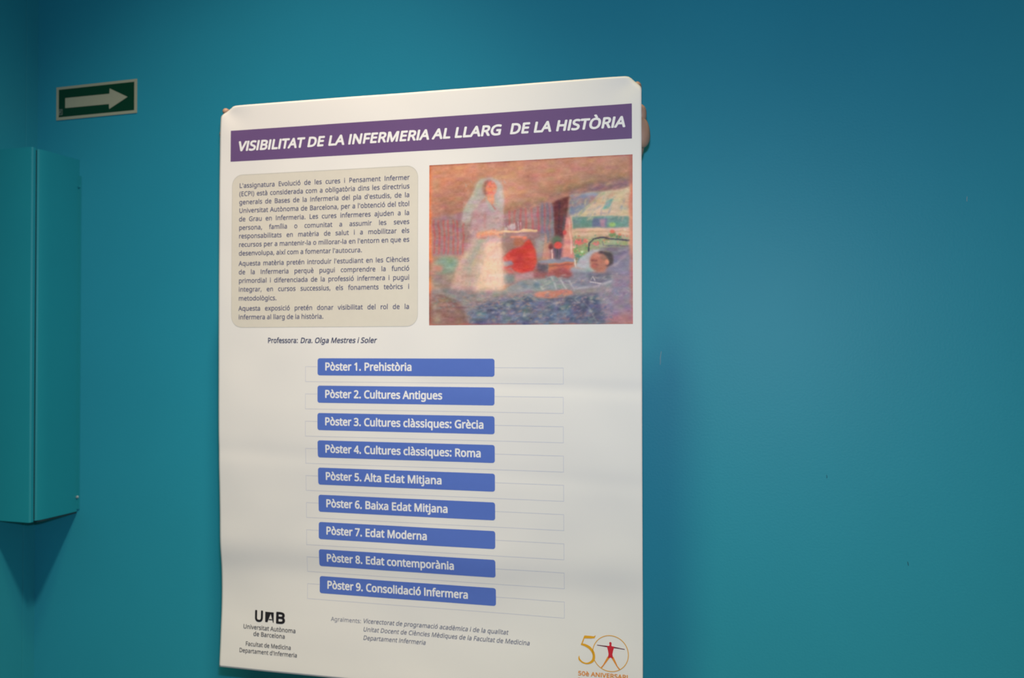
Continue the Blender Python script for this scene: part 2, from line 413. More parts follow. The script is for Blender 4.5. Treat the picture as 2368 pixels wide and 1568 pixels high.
# ---------------------------------------------------------------- lettering
GLYPHS = json.loads(r'''{" ":[209,[]],"'":[180,[[128,573,112,366,68,366,52,573]]],"(":[241,[[32,220,33,263,38,306,45,348,54,389,67,429,83,468,103,504,125,540,150,573,217,573,182,521,154,465,132,407,116,346,107,284,103,221,105,179,109,139,116,98,126,58,139,19,154,-20,172,-57,192,-92,216,-127,150,-127,125,-94,103,-60,83,-24,67,14,54,53,45,94,38,135,33,177]]],")":[241,[[209,220,207,177,203,135,196,94,186,53,173,14,158,-24,139,-60,116,-94,91,-127,25,-127,48,-92,69,-57,87,-20,102,19,114,58,124,98,131,139,136,179,137,221,136,263,131,304,124,346,114,386,102,426,87,465,69,503,48,539,24,573,91,573,116,540,139,504,158,468,173,429,186,389,196,348,203,306,207,263]]],",":[215,[[154,84,146,55,136,23,124,-10,111,-42,98,-74,85,-103,33,-103,41,-72,49,-38,56,-3,63,31,68,63,73,93,148,93]]],"-":[258,[[32,184,32,246,226,246,226,184]]],".":[215,[[58,43,61,69,72,85,88,94,107,97,126,94,142,85,153,69,157,43,153,18,142,2,126,-8,107,-11,88,-8,72,2,61,18]]],"0":[459,[[419,287,418,242,415,201,409,163,395,112,376,70,349,37,316,12,276,-3,229,-8,170,1,122,27,86,70,60,129,48,176,42,229,39,287,41,346,48,399,58,446,83,504,119,547,167,573,229,581,287,573,335,547,372,504,399,446,410,399,417,346],[110,287,111,238,115,194,121,156,137,111,159,78,190,59,229,52,268,59,298,78,320,110,336,156,343,194,347,238,348,287,347,336,343,380,336,417,320,463,298,495,268,515,229,521,190,515,159,495,137,463,121,417,115,380,111,336]]],"1":[459,[[285,0,216,0,216,400,216,422,216,439,217,455,217,470,219,499,207,487,196,477,169,455,108,405,71,452,226,573,285,573]]],"2":[459,[[417,0,38,0,38,59,188,210,228,251,261,287,287,320,306,353,318,387,322,424,315,466,294,496,261,514,221,520,181,517,147,506,115,489,83,466,45,513,68,531,94,548,122,561,153,572,186,578,221,581,270,576,313,562,347,540,372,510,388,472,394,428,389,385,375,344,353,305,324,267,288,227,247,185,128,67,128,64,417,64]]],"3":[459,[[395,439,392,403,381,372,363,347,340,326,310,311,277,302,277,298,337,283,379,255,405,214,413,163,407,116,390,74,360,40,318,14,283,2,241,-6,193,-8,150,-6,110,-1,72,8,36,23,36,89,74,73,114,61,155,54,194,51,260,59,305,81,331,117,339,164,335,197,320,223,297,242,265,255,226,263,179,265,123,265,123,326,180,326,223,329,259,339,286,356,307,377,319,404,323,434,316,471,295,498,262,516,219,521,190,520,164,515,140,508,117,498,96,487,75,473,39,521,73,544,115,563,163,576,218,581,273,576,317,563,352,540,384,495]]],"4":[459,[[443,130,359,130,359,0,291,0,291,130,17,130,17,190,286,576,359,576,359,193,443,193],[291,374,291,394,291,412,292,429,293,444,293,459,294,474,294,487,295,500,292,500,285,485,276,468,266,451,257,438,86,193,291,193]]],"5":[459,[[221,351,275,346,322,331,361,307,389,274,407,232,413,183,407,128,387,81,356,43,314,15,261,-2,199,-8,156,-6,116,0,80,10,51,23,51,90,82,74,121,62,161,55,200,52,239,55,274,65,302,82,323,106,336,137,341,176,332,225,306,262,262,284,197,292,173,291,146,288,120,284,99,280,64,302,86,573,373,573,373,508,146,508,132,342,148,345,169,348,194,350]]],"6":[459,[[44,245,46,294,51,342,60,389,75,433,95,474,121,510,155,539,196,562,246,576,306,581,324,580,344,579,362,577,377,573,377,513,362,517,344,520,326,522,308,523,257,518,216,504,183,483,158,454,139,419,127,380,119,337,115,291,119,291,133,309,150,326,170,339,194,350,223,356,255,358,302,353,342,338,375,313,400,279,416,236,421,184,415,129,399,82,372,44,336,15,291,-2,239,-8,199,-4,163,7,130,26,101,54,77,89,59,133,48,185],[238,51,284,59,320,84,343,125,351,184,344,233,324,271,289,295,241,303,205,299,175,287,150,270,131,248,119,223,115,198,117,172,123,146,133,121,146,99,164,79,185,64,210,55]]],"7":[459,[[109,0,344,508,35,508,35,573,419,573,419,518,187,0]]],"8":[459,[[229,581,276,577,318,565,352,546,378,519,395,485,400,443,396,411,385,383,368,359,346,338,320,319,291,303,325,285,355,265,381,242,401,216,414,185,419,148,413,104,395,65,367,34,330,11,284,-3,231,-8,174,-3,126,10,89,33,61,63,45,101,39,146,43,183,56,214,75,241,99,264,128,283,158,299,131,316,107,336,87,358,71,383,61,411,58,444,63,485,80,518,107,545,141,565,182,577],[108,145,116,107,138,76,176,55,229,48,281,55,319,76,342,108,350,148,346,174,335,197,317,217,293,235,264,251,229,265,217,270,184,254,157,237,136,219,121,197,111,173],[228,524,188,518,155,502,134,476,127,441,130,414,141,391,157,373,179,357,204,344,232,330,258,343,282,357,302,373,317,392,327,414,330,441,323,476,302,502,270,518]]],"9":[459,[[417,328,415,279,410,231,401,183,387,139,366,99,340,63,306,33,265,11,214,-3,154,-8,137,-8,117,-6,97,-4,82,0,82,60,97,56,115,53,134,50,152,50,204,54,245,68,278,90,303,118,322,153,334,192,342,235,346,281,341,281,327,263,310,247,290,233,266,223,237,216,204,214,158,219,118,235,85,260,61,294,45,336,40,387,46,443,63,491,90,529,127,557,171,575,223,581,262,577,299,565,332,545,361,518,384,483,402,439,413,388],[223,521,178,513,142,488,118,447,110,388,117,339,137,301,171,277,220,269,256,273,286,285,311,303,330,325,342,349,346,374,344,400,338,426,328,451,315,474,298,493,277,508,252,518]]],":":[215,[[58,43,61,69,72,85,88,94,107,97,126,94,142,85,153,69,157,43,153,18,142,2,126,-8,107,-11,88,-8,72,2,61,18],[58,387,61,412,72,429,88,438,107,441,126,438,142,429,153,412,157,387,153,362,142,345,126,335,107,332,88,335,72,345,61,362]]],"A":[512,[[437,0,368,177,141,177,73,0,0,0,224,575,289,575,512,0],[282,415,279,424,274,438,269,455,263,473,259,489,255,500,251,484,247,468,242,452,238,438,230,415,165,241,346,241]]],"B":[521,[[241,573,307,569,361,558,404,541,434,515,453,478,459,431,456,399,446,371,431,347,409,328,382,313,350,304,350,300,384,292,415,279,441,261,461,236,474,203,478,163,472,115,454,74,425,42,385,19,337,5,279,0,78,0,78,573],[256,329,318,335,357,352,377,382,384,423,376,463,351,490,308,506,245,511,150,511,150,329],[150,269,150,61,265,61,330,68,371,91,394,125,401,168,398,197,388,221,370,241,344,256,307,266,260,269]]],"C":[507,[[323,517,280,513,241,502,206,482,178,456,155,423,139,383,129,337,125,286,128,241,135,200,147,164,175,117,213,83,262,62,322,55,359,57,394,62,427,69,460,78,460,15,427,5,393,-2,356,-7,312,-8,257,-4,208,8,166,28,130,56,101,90,78,131,62,178,52,230,49,287,51,329,57,369,67,406,89,456,120,499,159,534,206,559,261,575,324,581,367,578,409,572,448,561,482,547,453,486,425,497,394,508,360,515]]],"D":[585,[[536,292,533,231,521,177,501,131,474,91,439,58,399,33,351,15,297,4,237,0,78,0,78,573,254,573,309,569,359,558,404,540,443,516,476,484,502,446,521,401,533,350],[460,289,457,337,449,379,435,415,404,457,361,487,308,505,244,511,150,511,150,62,228,62,299,68,357,87,402,119,434,164,454,220]]],"E":[446,[[398,0,78,0,78,573,398,573,398,509,150,509,150,330,383,330,383,268,150,268,150,63,398,63]]],"F":[416,[[150,0,78,0,78,573,398,573,398,509,150,509,150,306,383,306,383,243,150,243]]],"G":[584,[[326,302,524,302,524,22,478,8,431,-1,380,-6,323,-8,267,-4,217,8,173,28,136,55,105,89,81,130,63,176,52,229,49,286,53,343,65,395,84,442,111,482,145,517,186,544,233,564,286,577,346,581,392,578,437,572,478,561,516,547,489,484,457,497,421,508,382,515,342,517,298,514,259,505,225,489,181,455,150,409,136,373,127,332,124,286,127,243,134,202,146,166,175,119,216,84,251,68,292,58,340,55,375,56,404,59,429,63,452,68,452,238,326,238]]],"H":[594,[[516,0,443,0,443,267,150,267,150,0,78,0,78,573,150,573,150,330,443,330,443,573,516,573]]],"I":[219,[[72,0,72,573,147,573,147,0]]],"L":[420,[[78,0,78,573,150,573,150,64,400,64,400,0]]],"M":[727,[[330,0,142,502,139,502,140,484,142,461,143,435,144,407,144,377,144,347,144,0,78,0,78,573,184,573,361,103,364,103,544,573,650,573,650,0,578,0,578,352,578,380,579,408,580,435,581,460,583,482,584,501,581,501,390,0]]],"N":[609,[[532,0,447,0,141,476,138,476,139,455,141,432,143,378,144,349,144,320,144,0,78,0,78,573,161,573,467,99,470,99,469,115,468,137,467,164,466,193,465,223,464,249,464,573,532,573]]],"O":[626,[[577,287,576,244,570,204,561,166,540,116,510,73,473,38,428,13,375,-3,314,-8,251,-3,196,13,151,39,114,73,85,116,65,167,56,204,51,245,49,288,52,344,62,396,78,442,100,482,130,517,166,545,208,565,258,577,314,581,369,577,417,565,459,545,495,517,524,483,547,442,564,396,574,344],[125,287,127,241,134,200,145,163,171,117,207,83,255,62,314,55,373,62,420,83,456,117,481,163,492,200,499,241,501,287,496,354,481,411,456,457,421,491,373,511,314,518,255,511,207,490,171,457,145,411,134,374,127,333]]],"P":[485,[[229,573,297,568,352,553,393,528,421,495,439,454,444,404,441,370,433,336,417,306,395,278,364,255,324,238,275,227,216,223,150,223,150,0,78,0,78,573],[223,511,150,511,150,285,208,285,258,288,298,296,330,311,352,334,365,363,370,401,361,449,334,484,289,504]]],"R":[499,[[236,573,301,568,353,555,393,532,422,500,439,460,444,410,440,368,427,334,408,306,385,285,358,269,330,257,487,0,403,0,264,237,150,237,150,0,78,0,78,573],[232,510,150,510,150,298,236,298,296,304,338,325,362,359,370,407,366,440,355,467,336,486,310,500,275,507]]],"S":[440,[[403,153,396,106,378,66,348,35,307,11,257,-3,198,-8,167,-7,137,-5,109,-1,83,4,61,11,41,19,41,88,73,76,113,65,156,57,201,55,240,57,273,66,298,79,316,98,327,120,330,147,327,173,318,194,302,213,277,230,242,247,196,265,161,279,131,294,106,311,85,330,69,351,57,375,50,403,48,435,54,477,71,513,99,542,136,563,180,576,231,581,276,578,318,572,355,562,389,549,366,487,336,499,302,508,266,515,229,517,196,515,169,507,148,494,133,478,124,457,121,434,124,407,133,386,149,367,172,351,204,335,246,318,293,299,332,279,362,255,385,228,398,194]]],"T":[446,[[259,0,187,0,187,509,8,509,8,573,437,573,437,509,259,509]]],"U":[586,[[513,202,507,146,489,95,459,52,416,20,380,4,338,-5,290,-8,225,-2,171,18,128,50,97,93,78,144,72,204,72,573,144,573,144,201,154,139,182,93,228,64,294,55,342,59,379,73,407,96,427,126,438,161,442,202,442,573,513,573]]],"V":[481,[[481,573,277,0,204,0,0,573,75,573,204,205,213,182,220,160,226,139,231,119,236,100,241,80,245,100,250,119,255,140,262,161,269,183,277,207,405,573]]],"a":[450,[[231,437,279,433,318,422,347,403,376,358,385,293,385,0,334,0,320,61,317,61,298,40,279,22,258,9,234,-1,206,-6,172,-8,136,-5,103,6,75,23,55,48,41,80,37,119,50,176,87,219,127,238,179,251,243,257,316,259,316,285,310,330,293,359,265,375,227,380,194,378,163,370,133,359,106,347,84,400,115,414,151,426,190,434],[252,208,184,200,141,182,118,155,110,119,115,87,132,66,157,53,188,49,238,56,279,79,306,117,315,172,315,210]]],"b":[493,[[139,461,138,435,138,410,136,389,135,373,139,373,161,398,189,419,226,432,272,437,322,431,365,412,401,381,428,338,444,283,449,215,447,168,439,127,427,91,400,48,365,17,322,-2,272,-8,226,-3,189,10,161,31,139,55,133,55,119,0,68,0,68,609,139,609],[260,379,219,374,188,361,165,339,150,308,142,268,139,217,139,214,142,165,150,125,165,93,202,61,261,51,312,61,348,93,363,126,373,166,376,216,373,265,363,306,348,338,311,368]]],"c":[385,[[241,-8,187,-2,139,15,99,45,69,87,55,123,47,165,44,213,47,262,56,305,71,342,102,385,142,415,191,432,245,438,278,436,309,431,336,424,358,415,337,356,316,363,292,370,267,374,244,376,204,371,172,358,148,335,131,303,120,263,117,213,120,166,131,126,148,94,172,71,202,58,240,53,273,55,302,60,328,68,351,78,351,15,328,5,304,-2,275,-7]]],"d":[493,[[221,-8,171,-2,128,17,92,48,65,91,49,146,44,214,49,282,66,338,93,381,128,413,171,432,221,438,253,436,280,429,303,420,323,407,340,391,354,374,359,374,358,387,356,405,355,424,354,438,354,609,425,609,425,0,368,0,358,58,354,58,340,40,323,24,303,11,279,1,252,-6],[232,51,290,60,328,88,348,135,355,200,355,213,352,263,343,304,329,336,291,369,231,379,181,368,146,334,130,300,120,260,117,213,120,165,130,125,146,93,181,61]]],"e":[452,[[234,438,286,432,329,414,364,385,390,346,406,299,411,244,411,201,117,201,127,137,154,90,197,62,254,52,293,54,327,60,359,69,392,82,392,20,359,8,327,-1,292,-6,251,-8,194,-2,143,17,101,48,70,91,56,126,47,167,44,212,47,257,55,297,68,333,96,378,134,411,181,431],[233,380,188,372,154,348,130,309,119,257,338,257,335,292,326,322,312,346,292,364,266,376]]],"f":[276,[[266,375,158,375,158,0,87,0,87,375,12,375,12,408,87,432,87,457,92,507,104,547,124,577,152,597,186,609,227,613,252,612,274,609,294,604,310,599,292,544,278,548,262,552,245,555,228,556,197,550,175,532,162,502,158,458,158,430,266,430]]],"g":[493,[[221,438,261,434,297,422,329,402,355,373,359,373,369,430,425,430,425,-7,420,-63,404,-109,378,-146,341,-172,293,-187,233,-192,188,-191,147,-186,110,-177,78,-165,78,-100,111,-114,149,-125,191,-132,237,-134,286,-126,324,-101,347,-63,355,-13,355,4,355,16,356,32,357,47,358,57,354,57,329,28,299,8,263,-4,221,-8,170,-2,126,18,91,51,65,95,49,149,44,214,49,278,65,332,91,377,126,411,169,431],[230,379,197,374,169,359,147,336,130,303,120,262,117,213,120,165,130,124,146,92,182,60,232,50,262,52,288,58,309,69,326,85,340,105,349,131,354,161,356,197,356,214,353,267,343,309,326,340,302,362,270,374]]],"h":[496,[[139,431,138,415,138,399,136,384,135,370,140,370,155,391,174,407,196,420,221,429,247,435,273,437,321,433,360,421,391,400,413,370,426,330,431,280,431,0,361,0,361,275,355,321,338,353,308,372,265,379,222,374,189,360,166,338,150,308,142,269,139,222,139,0,68,0,68,609,139,609]]],"i":[207,[[139,430,139,0,68,0,68,430],[104,591,119,588,133,580,142,566,145,546,142,526,133,512,119,504,104,501,88,504,75,512,66,526,63,546,66,566,75,580,88,588]]],"j":[207,[[18,-192,-1,-192,-18,-190,-32,-187,-44,-183,-44,-126,-32,-129,-19,-132,-6,-133,9,-134,32,-130,51,-120,64,-100,68,-67,68,430,139,430,139,-64,136,-101,126,-133,110,-159,87,-177,56,-189],[63,546,66,566,75,580,88,588,104,591,119,588,133,580,142,566,145,546,142,526,133,512,119,504,104,501,88,504,75,512,66,526]]],"l":[207,[[139,0,68,0,68,609,139,609]]],"m":[750,[[540,438,603,429,649,401,669,371,681,330,685,280,685,0,615,0,615,277,610,321,594,353,567,372,528,379,474,369,438,342,418,298,411,237,411,0,342,0,342,277,339,308,332,333,320,353,303,367,281,376,253,379,215,374,185,360,164,338,150,308,141,269,139,223,139,0,68,0,68,430,125,430,136,371,140,371,155,392,173,409,194,422,217,431,241,436,266,438,312,433,349,420,378,398,398,366,402,366,427,398,461,420,499,433]]],"n":[496,[[275,438,322,434,361,421,391,401,413,371,426,330,431,280,431,0,361,0,361,275,355,321,338,353,308,372,265,379,204,368,166,338,146,289,139,223,139,0,68,0,68,430,125,430,136,371,140,371,156,392,175,409,198,422,222,431,248,436]]],"o":[485,[[442,216,438,165,428,121,411,82,388,51,359,25,324,7,285,-4,241,-8,200,-4,163,7,129,25,100,51,77,82,59,121,48,165,44,216,47,261,55,301,68,336,97,380,137,412,186,431,244,438,299,431,347,412,387,380,417,336,431,301,439,261],[117,216,120,169,130,128,147,95,172,71,203,56,243,51,282,56,314,71,339,95,356,128,366,169,369,216,365,263,355,303,338,335,314,359,282,374,242,379,185,368,147,335,130,303,120,263]]],"p":[493,[[273,438,322,432,365,413,401,383,428,339,444,284,449,216,447,170,439,129,427,93,401,49,365,17,322,-2,272,-8,241,-6,213,1,190,11,170,24,153,38,139,55,134,55,136,39,137,20,138,1,139,-16,139,-192,68,-192,68,430,126,430,136,371,139,371,153,389,170,405,189,419,213,429,240,436],[260,379,221,374,190,362,167,342,152,313,142,275,139,229,139,216,142,167,150,126,165,93,188,70,220,55,261,51,297,56,326,72,348,98,364,131,373,171,376,217,373,262,363,302,348,334,311,367]]],"q":[493,[[354,-9,355,7,355,25,356,43,358,58,354,58,332,32,303,11,266,-3,219,-8,170,-2,128,17,93,48,66,91,49,146,44,214,47,261,54,302,67,338,93,381,129,413,172,432,221,438,267,433,304,419,333,397,355,371,358,371,369,430,425,430,425,-192,354,-192],[233,51,272,55,304,67,327,87,342,116,352,153,355,199,355,213,352,263,343,305,328,337,290,369,231,379,181,368,145,334,130,300,120,260,117,213,120,165,130,126,146,93,182,61]]],"r":[331,[[269,438,281,438,295,437,308,435,319,433,310,368,299,370,287,372,275,373,264,374,240,371,217,363,195,351,176,334,161,313,149,289,141,261,139,229,139,0,68,0,68,430,126,430,134,351,137,351,152,374,170,395,191,413,214,426,240,435]]],"s":[384,[[348,119,343,80,327,49,302,24,268,6,226,-4,176,-8,135,-6,99,-1,68,8,42,19,42,83,70,71,104,60,141,52,178,49,224,53,256,66,274,86,280,112,278,128,271,141,259,154,239,167,212,180,174,196,135,212,103,228,76,245,57,266,45,292,41,324,52,372,85,408,118,425,157,435,202,438,240,436,275,430,308,421,339,409,315,353,287,363,258,372,228,378,197,380,159,377,131,366,114,350,108,328,111,312,119,298,133,286,154,274,182,261,219,246,257,231,289,215,314,197,333,176,344,150]]],"t":[289,[[212,50,228,50,245,53,260,55,272,59,272,5,258,0,240,-4,219,-7,200,-8,167,-5,138,4,112,20,91,44,78,79,74,125,74,375,13,375,13,409,75,437,103,528,144,528,144,430,269,430,269,375,144,375,144,127,149,93,163,69,185,54]]],"u":[496,[[427,430,427,0,370,0,359,57,356,57,340,36,321,20,298,8,273,-1,247,-6,220,-8,173,-4,134,8,103,29,81,59,68,99,63,148,63,430,135,430,135,153,141,108,158,76,188,57,230,51,273,55,306,69,330,91,345,121,354,160,357,206,357,430]]],"v":[407,[[163,0,0,430,75,430,167,176,173,158,180,137,187,116,193,96,198,78,201,63,204,63,208,78,214,96,220,117,227,138,234,158,241,176,332,430,407,430,244,0]]],"x":[424,[[170,220,22,430,102,430,213,268,322,430,402,430,253,220,410,0,330,0,213,172,94,0,14,0]]],"z":[377,[[346,0,31,0,31,47,262,375,45,375,45,430,340,430,340,377,112,55,346,55]]],"\u00d2":[626,[[577,287,576,244,570,204,561,166,540,116,510,73,473,38,428,13,375,-3,314,-8,251,-3,196,13,151,39,114,73,85,116,65,167,56,204,51,245,49,288,52,344,62,396,78,442,100,482,130,517,166,545,208,565,258,577,314,581,369,577,417,565,459,545,495,517,524,483,547,442,564,396,574,344],[125,287,127,241,134,200,145,163,171,117,207,83,255,62,314,55,373,62,420,83,456,117,481,163,492,200,499,241,501,287,496,354,481,411,456,457,421,491,373,511,314,518,255,511,207,490,171,457,145,411,134,374,127,333],[294,757,303,738,316,717,329,696,344,674,358,655,370,638,370,629,323,629,309,641,293,656,276,672,259,688,244,705,230,722,218,737,209,749,209,757]]],"\u00e0":[450,[[231,437,279,433,318,422,347,403,376,358,385,293,385,0,334,0,320,61,317,61,298,40,279,22,258,9,234,-1,206,-6,172,-8,136,-5,103,6,75,23,55,48,41,80,37,119,50,176,87,219,127,238,179,251,243,257,316,259,316,285,310,330,293,359,265,375,227,380,194,378,163,370,133,359,106,347,84,400,115,414,151,426,190,434],[252,208,184,200,141,182,118,155,110,119,115,87,132,66,157,53,188,49,238,56,279,79,306,117,315,172,315,210],[205,614,215,596,227,575,241,553,255,532,270,512,282,496,282,486,235,486,221,498,204,513,188,529,171,546,156,563,142,579,130,594,121,606,121,614]]],"\u00e8":[452,[[234,438,286,432,329,414,364,385,390,346,406,299,411,244,411,201,117,201,127,137,154,90,197,62,254,52,293,54,327,60,359,69,392,82,392,20,359,8,327,-1,292,-6,251,-8,194,-2,143,17,101,48,70,91,56,126,47,167,44,212,47,257,55,297,68,333,96,378,134,411,181,431],[233,380,188,372,154,348,130,309,119,257,338,257,335,292,326,322,312,346,292,364,266,376],[209,614,218,596,231,575,244,553,259,532,273,512,285,496,285,486,238,486,224,498,208,513,191,529,174,546,159,563,145,579,133,594,124,606,124,614]]],"\u00e9":[452,[[234,438,286,432,329,414,364,385,390,346,406,299,411,244,411,201,117,201,127,137,154,90,197,62,254,52,293,54,327,60,359,69,392,82,392,20,359,8,327,-1,292,-6,251,-8,194,-2,143,17,101,48,70,91,56,126,47,167,44,212,47,257,55,297,68,333,96,378,134,411,181,431],[233,380,188,372,154,348,130,309,119,257,338,257,335,292,326,322,312,346,292,364,266,376],[347,606,338,594,326,579,312,563,296,546,280,529,263,513,247,498,233,486,186,486,186,496,199,512,212,532,226,553,240,575,252,596,262,614,347,614]]],"\u00ed":[207,[[139,0,68,0,68,430,139,430],[222,606,213,594,201,579,187,563,171,546,155,529,138,513,122,498,107,486,61,486,61,496,73,512,87,532,101,553,115,575,127,596,137,614,222,614]]],"\u00ef":[207,[[139,0,68,0,68,430,139,430],[-9,546,-6,564,2,576,15,583,29,585,43,583,55,576,64,564,67,546,64,529,55,516,43,509,29,506,15,509,2,516,-6,529],[142,546,145,564,153,576,165,583,179,585,193,583,205,576,214,564,217,546,214,529,205,516,193,509,179,506,165,509,153,516,145,529]]],"\u00f2":[485,[[442,216,438,165,428,121,411,82,388,51,359,25,324,7,285,-4,241,-8,200,-4,163,7,129,25,100,51,77,82,59,121,48,165,44,216,47,261,55,301,68,336,97,380,137,412,186,431,244,438,299,431,347,412,387,380,417,336,431,301,439,261],[117,216,120,169,130,128,147,95,172,71,203,56,243,51,282,56,314,71,339,95,356,128,366,169,369,216,365,263,355,303,338,335,314,359,282,374,242,379,185,368,147,335,130,303,120,263],[223,614,233,596,245,575,259,553,273,532,287,512,300,496,300,486,253,486,238,498,222,513,205,529,189,546,173,563,159,579,147,594,139,606,139,614]]],"\u00f3":[485,[[442,216,438,165,428,121,411,82,388,51,359,25,324,7,285,-4,241,-8,200,-4,163,7,129,25,100,51,77,82,59,121,48,165,44,216,47,261,55,301,68,336,97,380,137,412,186,431,244,438,299,431,347,412,387,380,417,336,431,301,439,261],[117,216,120,169,130,128,147,95,172,71,203,56,243,51,282,56,314,71,339,95,356,128,366,169,369,216,365,263,355,303,338,335,314,359,282,374,242,379,185,368,147,335,130,303,120,263],[362,606,353,594,341,579,326,563,311,546,294,529,278,513,262,498,247,486,200,486,200,496,213,512,227,532,240,553,254,575,267,596,277,614,362,614]]]}''')

def area(l):
    return 0.5 * sum(l[i - 1][0] * l[i][1] - l[i][0] * l[i - 1][1] for i in range(len(l)))

def inside(p, l):
    r = False
    for i in range(len(l)):
        a, b = l[i - 1], l[i]
        if (a[1] > p[1]) != (b[1] > p[1]) and p[0] < (b[0] - a[0]) * (p[1] - a[1]) / (b[1] - a[1]) + a[0]:
            r = not r
    return r

_cache = {}
def glyph(ch, bold):
    key = (ch, bold)
    if key not in _cache:
        loops = [[(l[i], l[i + 1]) for i in range(0, len(l), 2)] for l in GLYPHS[ch][1]]
        n_in = [sum(inside(l[0], o) for j, o in enumerate(loops) if j != i) for i, l in enumerate(loops)]
        fixed = []
        for l, k in zip(loops, n_in):
            hole = k % 2 == 1
            if (area(l) > 0) == hole:
                l = l[::-1]
            fixed.append(l)
        verts, tris = [], []
        for i, l in enumerate(fixed):
            if n_in[i] % 2:
                continue
            grp = [l] + [fixed[j] for j in range(len(fixed)) if n_in[j] % 2 and inside(loops[j][0], loops[i])]
            base = len(verts)
            for g in grp:
                verts += g
            for t in tessellate_polygon([[Vector((p[0], p[1], 0)) for p in g] for g in grp]):
                tris.append([base + q for q in t])
        _cache[key] = (verts, tris)
    return _cache[key]

def width(s, track=0.0):
    return sum(GLYPHS[c][0] for c in s) / 1000 + track * max(0, len(s) - 1)

def lettering(words, size, m, parent, bold=0.0, shear=0.0, lift=0.3, name='lettering', measured=True):
    """words: (text, u0, u1, baseline v) in sheet mm, each set to its own measured width"""
    V, F, LF = [], [], []
    q7 = 0.72 * bold
    offs = [(0, 0)] if bold <= 0 else ([(-bold, 0), (0, 0), (bold, 0)] if bold < 0.009 else [(-bold, 0), (bold, 0), (0, bold), (0, -bold), (q7, q7), (-q7, q7), (q7, -q7), (-q7, -q7), (0, 0)])
    for s, u0, u1, vb in words:
        if measured:
            a = true_uv(u0, vb); b = true_uv(u1, vb)
            u0, u1, vb = a[0], b[0], a[1]
        nat = width(s)
        sx = (u1 - u0) / nat / 1000
        x = 0
        for ch in s:
            if ch != ' ':
                gv, gt = glyph(ch, bold)
                for k, (ox, oy) in enumerate(offs):
                    base = len(V)
                    for gx, gy in gv:
                        V.append((u0 + (x + gx) * sx + (shear * gy / 1000 + ox) * size, vb - (gy / 1000 + oy) * size))
                        LF.append(lift + 0.003 * k)
                    F += [[base + q for q in t] for t in gt]
            x += GLYPHS[ch][0]
    V = np.array(V)
    P = sheet(V[:, 0], V[:, 1], np.array(LF))
    me = bpy.data.meshes.new(name)
    me.from_pydata([tuple(p) for p in P], [], F)
    o = link(name, me, m, parent)
    return o

def line_words(text, u0, u1, vb, sx, justify):
    """split a line into words; sx = mm per em"""
    ws = text.split(' ')
    wd = [width(w) * sx for w in ws]
    sp = (u1 - u0 - sum(wd)) / (len(ws) - 1) if justify and len(ws) > 1 else GLYPHS[' '][0] / 1000 * sx
    out, x = [], u0
    for w, d in zip(ws, wd):
        out.append((w, x, x + d, vb))
        x += d + sp
    return out

# title band
band = cut_poly('title_band', [rect(26.0, 881.9, -469.1, -402.1)], m_band, 0.1, poster)
lettering([("VISIBILITAT", 42.8, 196.0, -424.6), ("DE", 203.5, 242.5, -424.7), ("LA", 251.0, 288.0, -424.8),
           ("INFERMERIA", 296.0, 473.0, -424.9), ("AL", 480.5, 518, -425.0), ("LLARG", 525.8, 624.0, -425.2),
           ("DE", 640.5, 680.5, -425.4), ("LA", 688.5, 724.3, -425.5), ("HISTÒRIA", 733, 868.3, -425.6)],
          33.8, m_white, band, bold=0.034, shear=0.2)

# text panel
panel = cut_poly('text_panel', [rect(30.0, 450.8, -373.5, -46.3, 24)], m_panel, 0.1, poster)
o_, i_ = rect(30.0, 450.8, -373.5, -46.3, 24), rect(31.1, 449.7, -372.4, -47.4, 22.9)
cut_poly('panel_outline', [o_, i_[::-1]], m_pline, 0.2, panel)
PARA = [("L'assignatura Evolució de les cures i Pensament Infermer", 1), ("(ECPI) està considerada com a obligatòria dins les directrius", 1),
        ("generals de Bases de la Infermeria del pla d'estudis, de la", 1), ("Universitat Autònoma de Barcelona, per a l'obtenció del títol", 1),
        ("de Grau en Infermeria. Les cures infermeres ajuden a la", 1), ("persona, família o comunitat a assumir les seves", 1),
        ("responsabilitats en matèria de salut i a mobilitzar els", 1), ("recursos per a mantenir-la o millorar-la en l'entorn en que es", 1),
        ("desenvolupa, així com a fomentar l'autocura.", 0),
        ("Aquesta matèria pretén introduir l'estudiant en les Ciències", 1), ("de la Infermeria perquè pugui comprendre la funció", 1),
        ("primordial i diferenciada de la professió infermera i pugui", 1), ("integrar, en cursos successius, els fonaments teòrics i", 1),
        ("metodològics.", 0), ("Aquesta exposició pretén donar visibilitat del rol de la", 1), ("infermera al llarg de la història.", 0)]
BASE = [-345.0, -327.3, -309.5, -291.4, -273.2, -254.9, -236.9, -218.7, -200.2, -178.4, -160.1, -141.6, -123.1, -104.0, -82.4, -64.0]
SX_LAST = (329.0 - 47.0) / width("desenvolupa, així com a fomentar l'autocura.")
for (t, j), b in zip(PARA, BASE):
    lettering(line_words(t, 47.0, 432.6, b, SX_LAST, j), 16.9, m_text, panel, bold=0.013, name='text_line')

lettering(line_words('Professora:', 115.0, 190, -13.6, 70.5 / width('Professora:'), 0), 18.8, m_navy, poster, bold=0.018, name='professor_line')
lettering(line_words('Dra. Olga Mestres i Soler', 190.0, 361.5, -13.5, 171.0 / width('Dra. Olga Mestres i Soler'), 0), 18.8, m_navy, poster, bold=0.018, shear=0.2, name='professor_line')

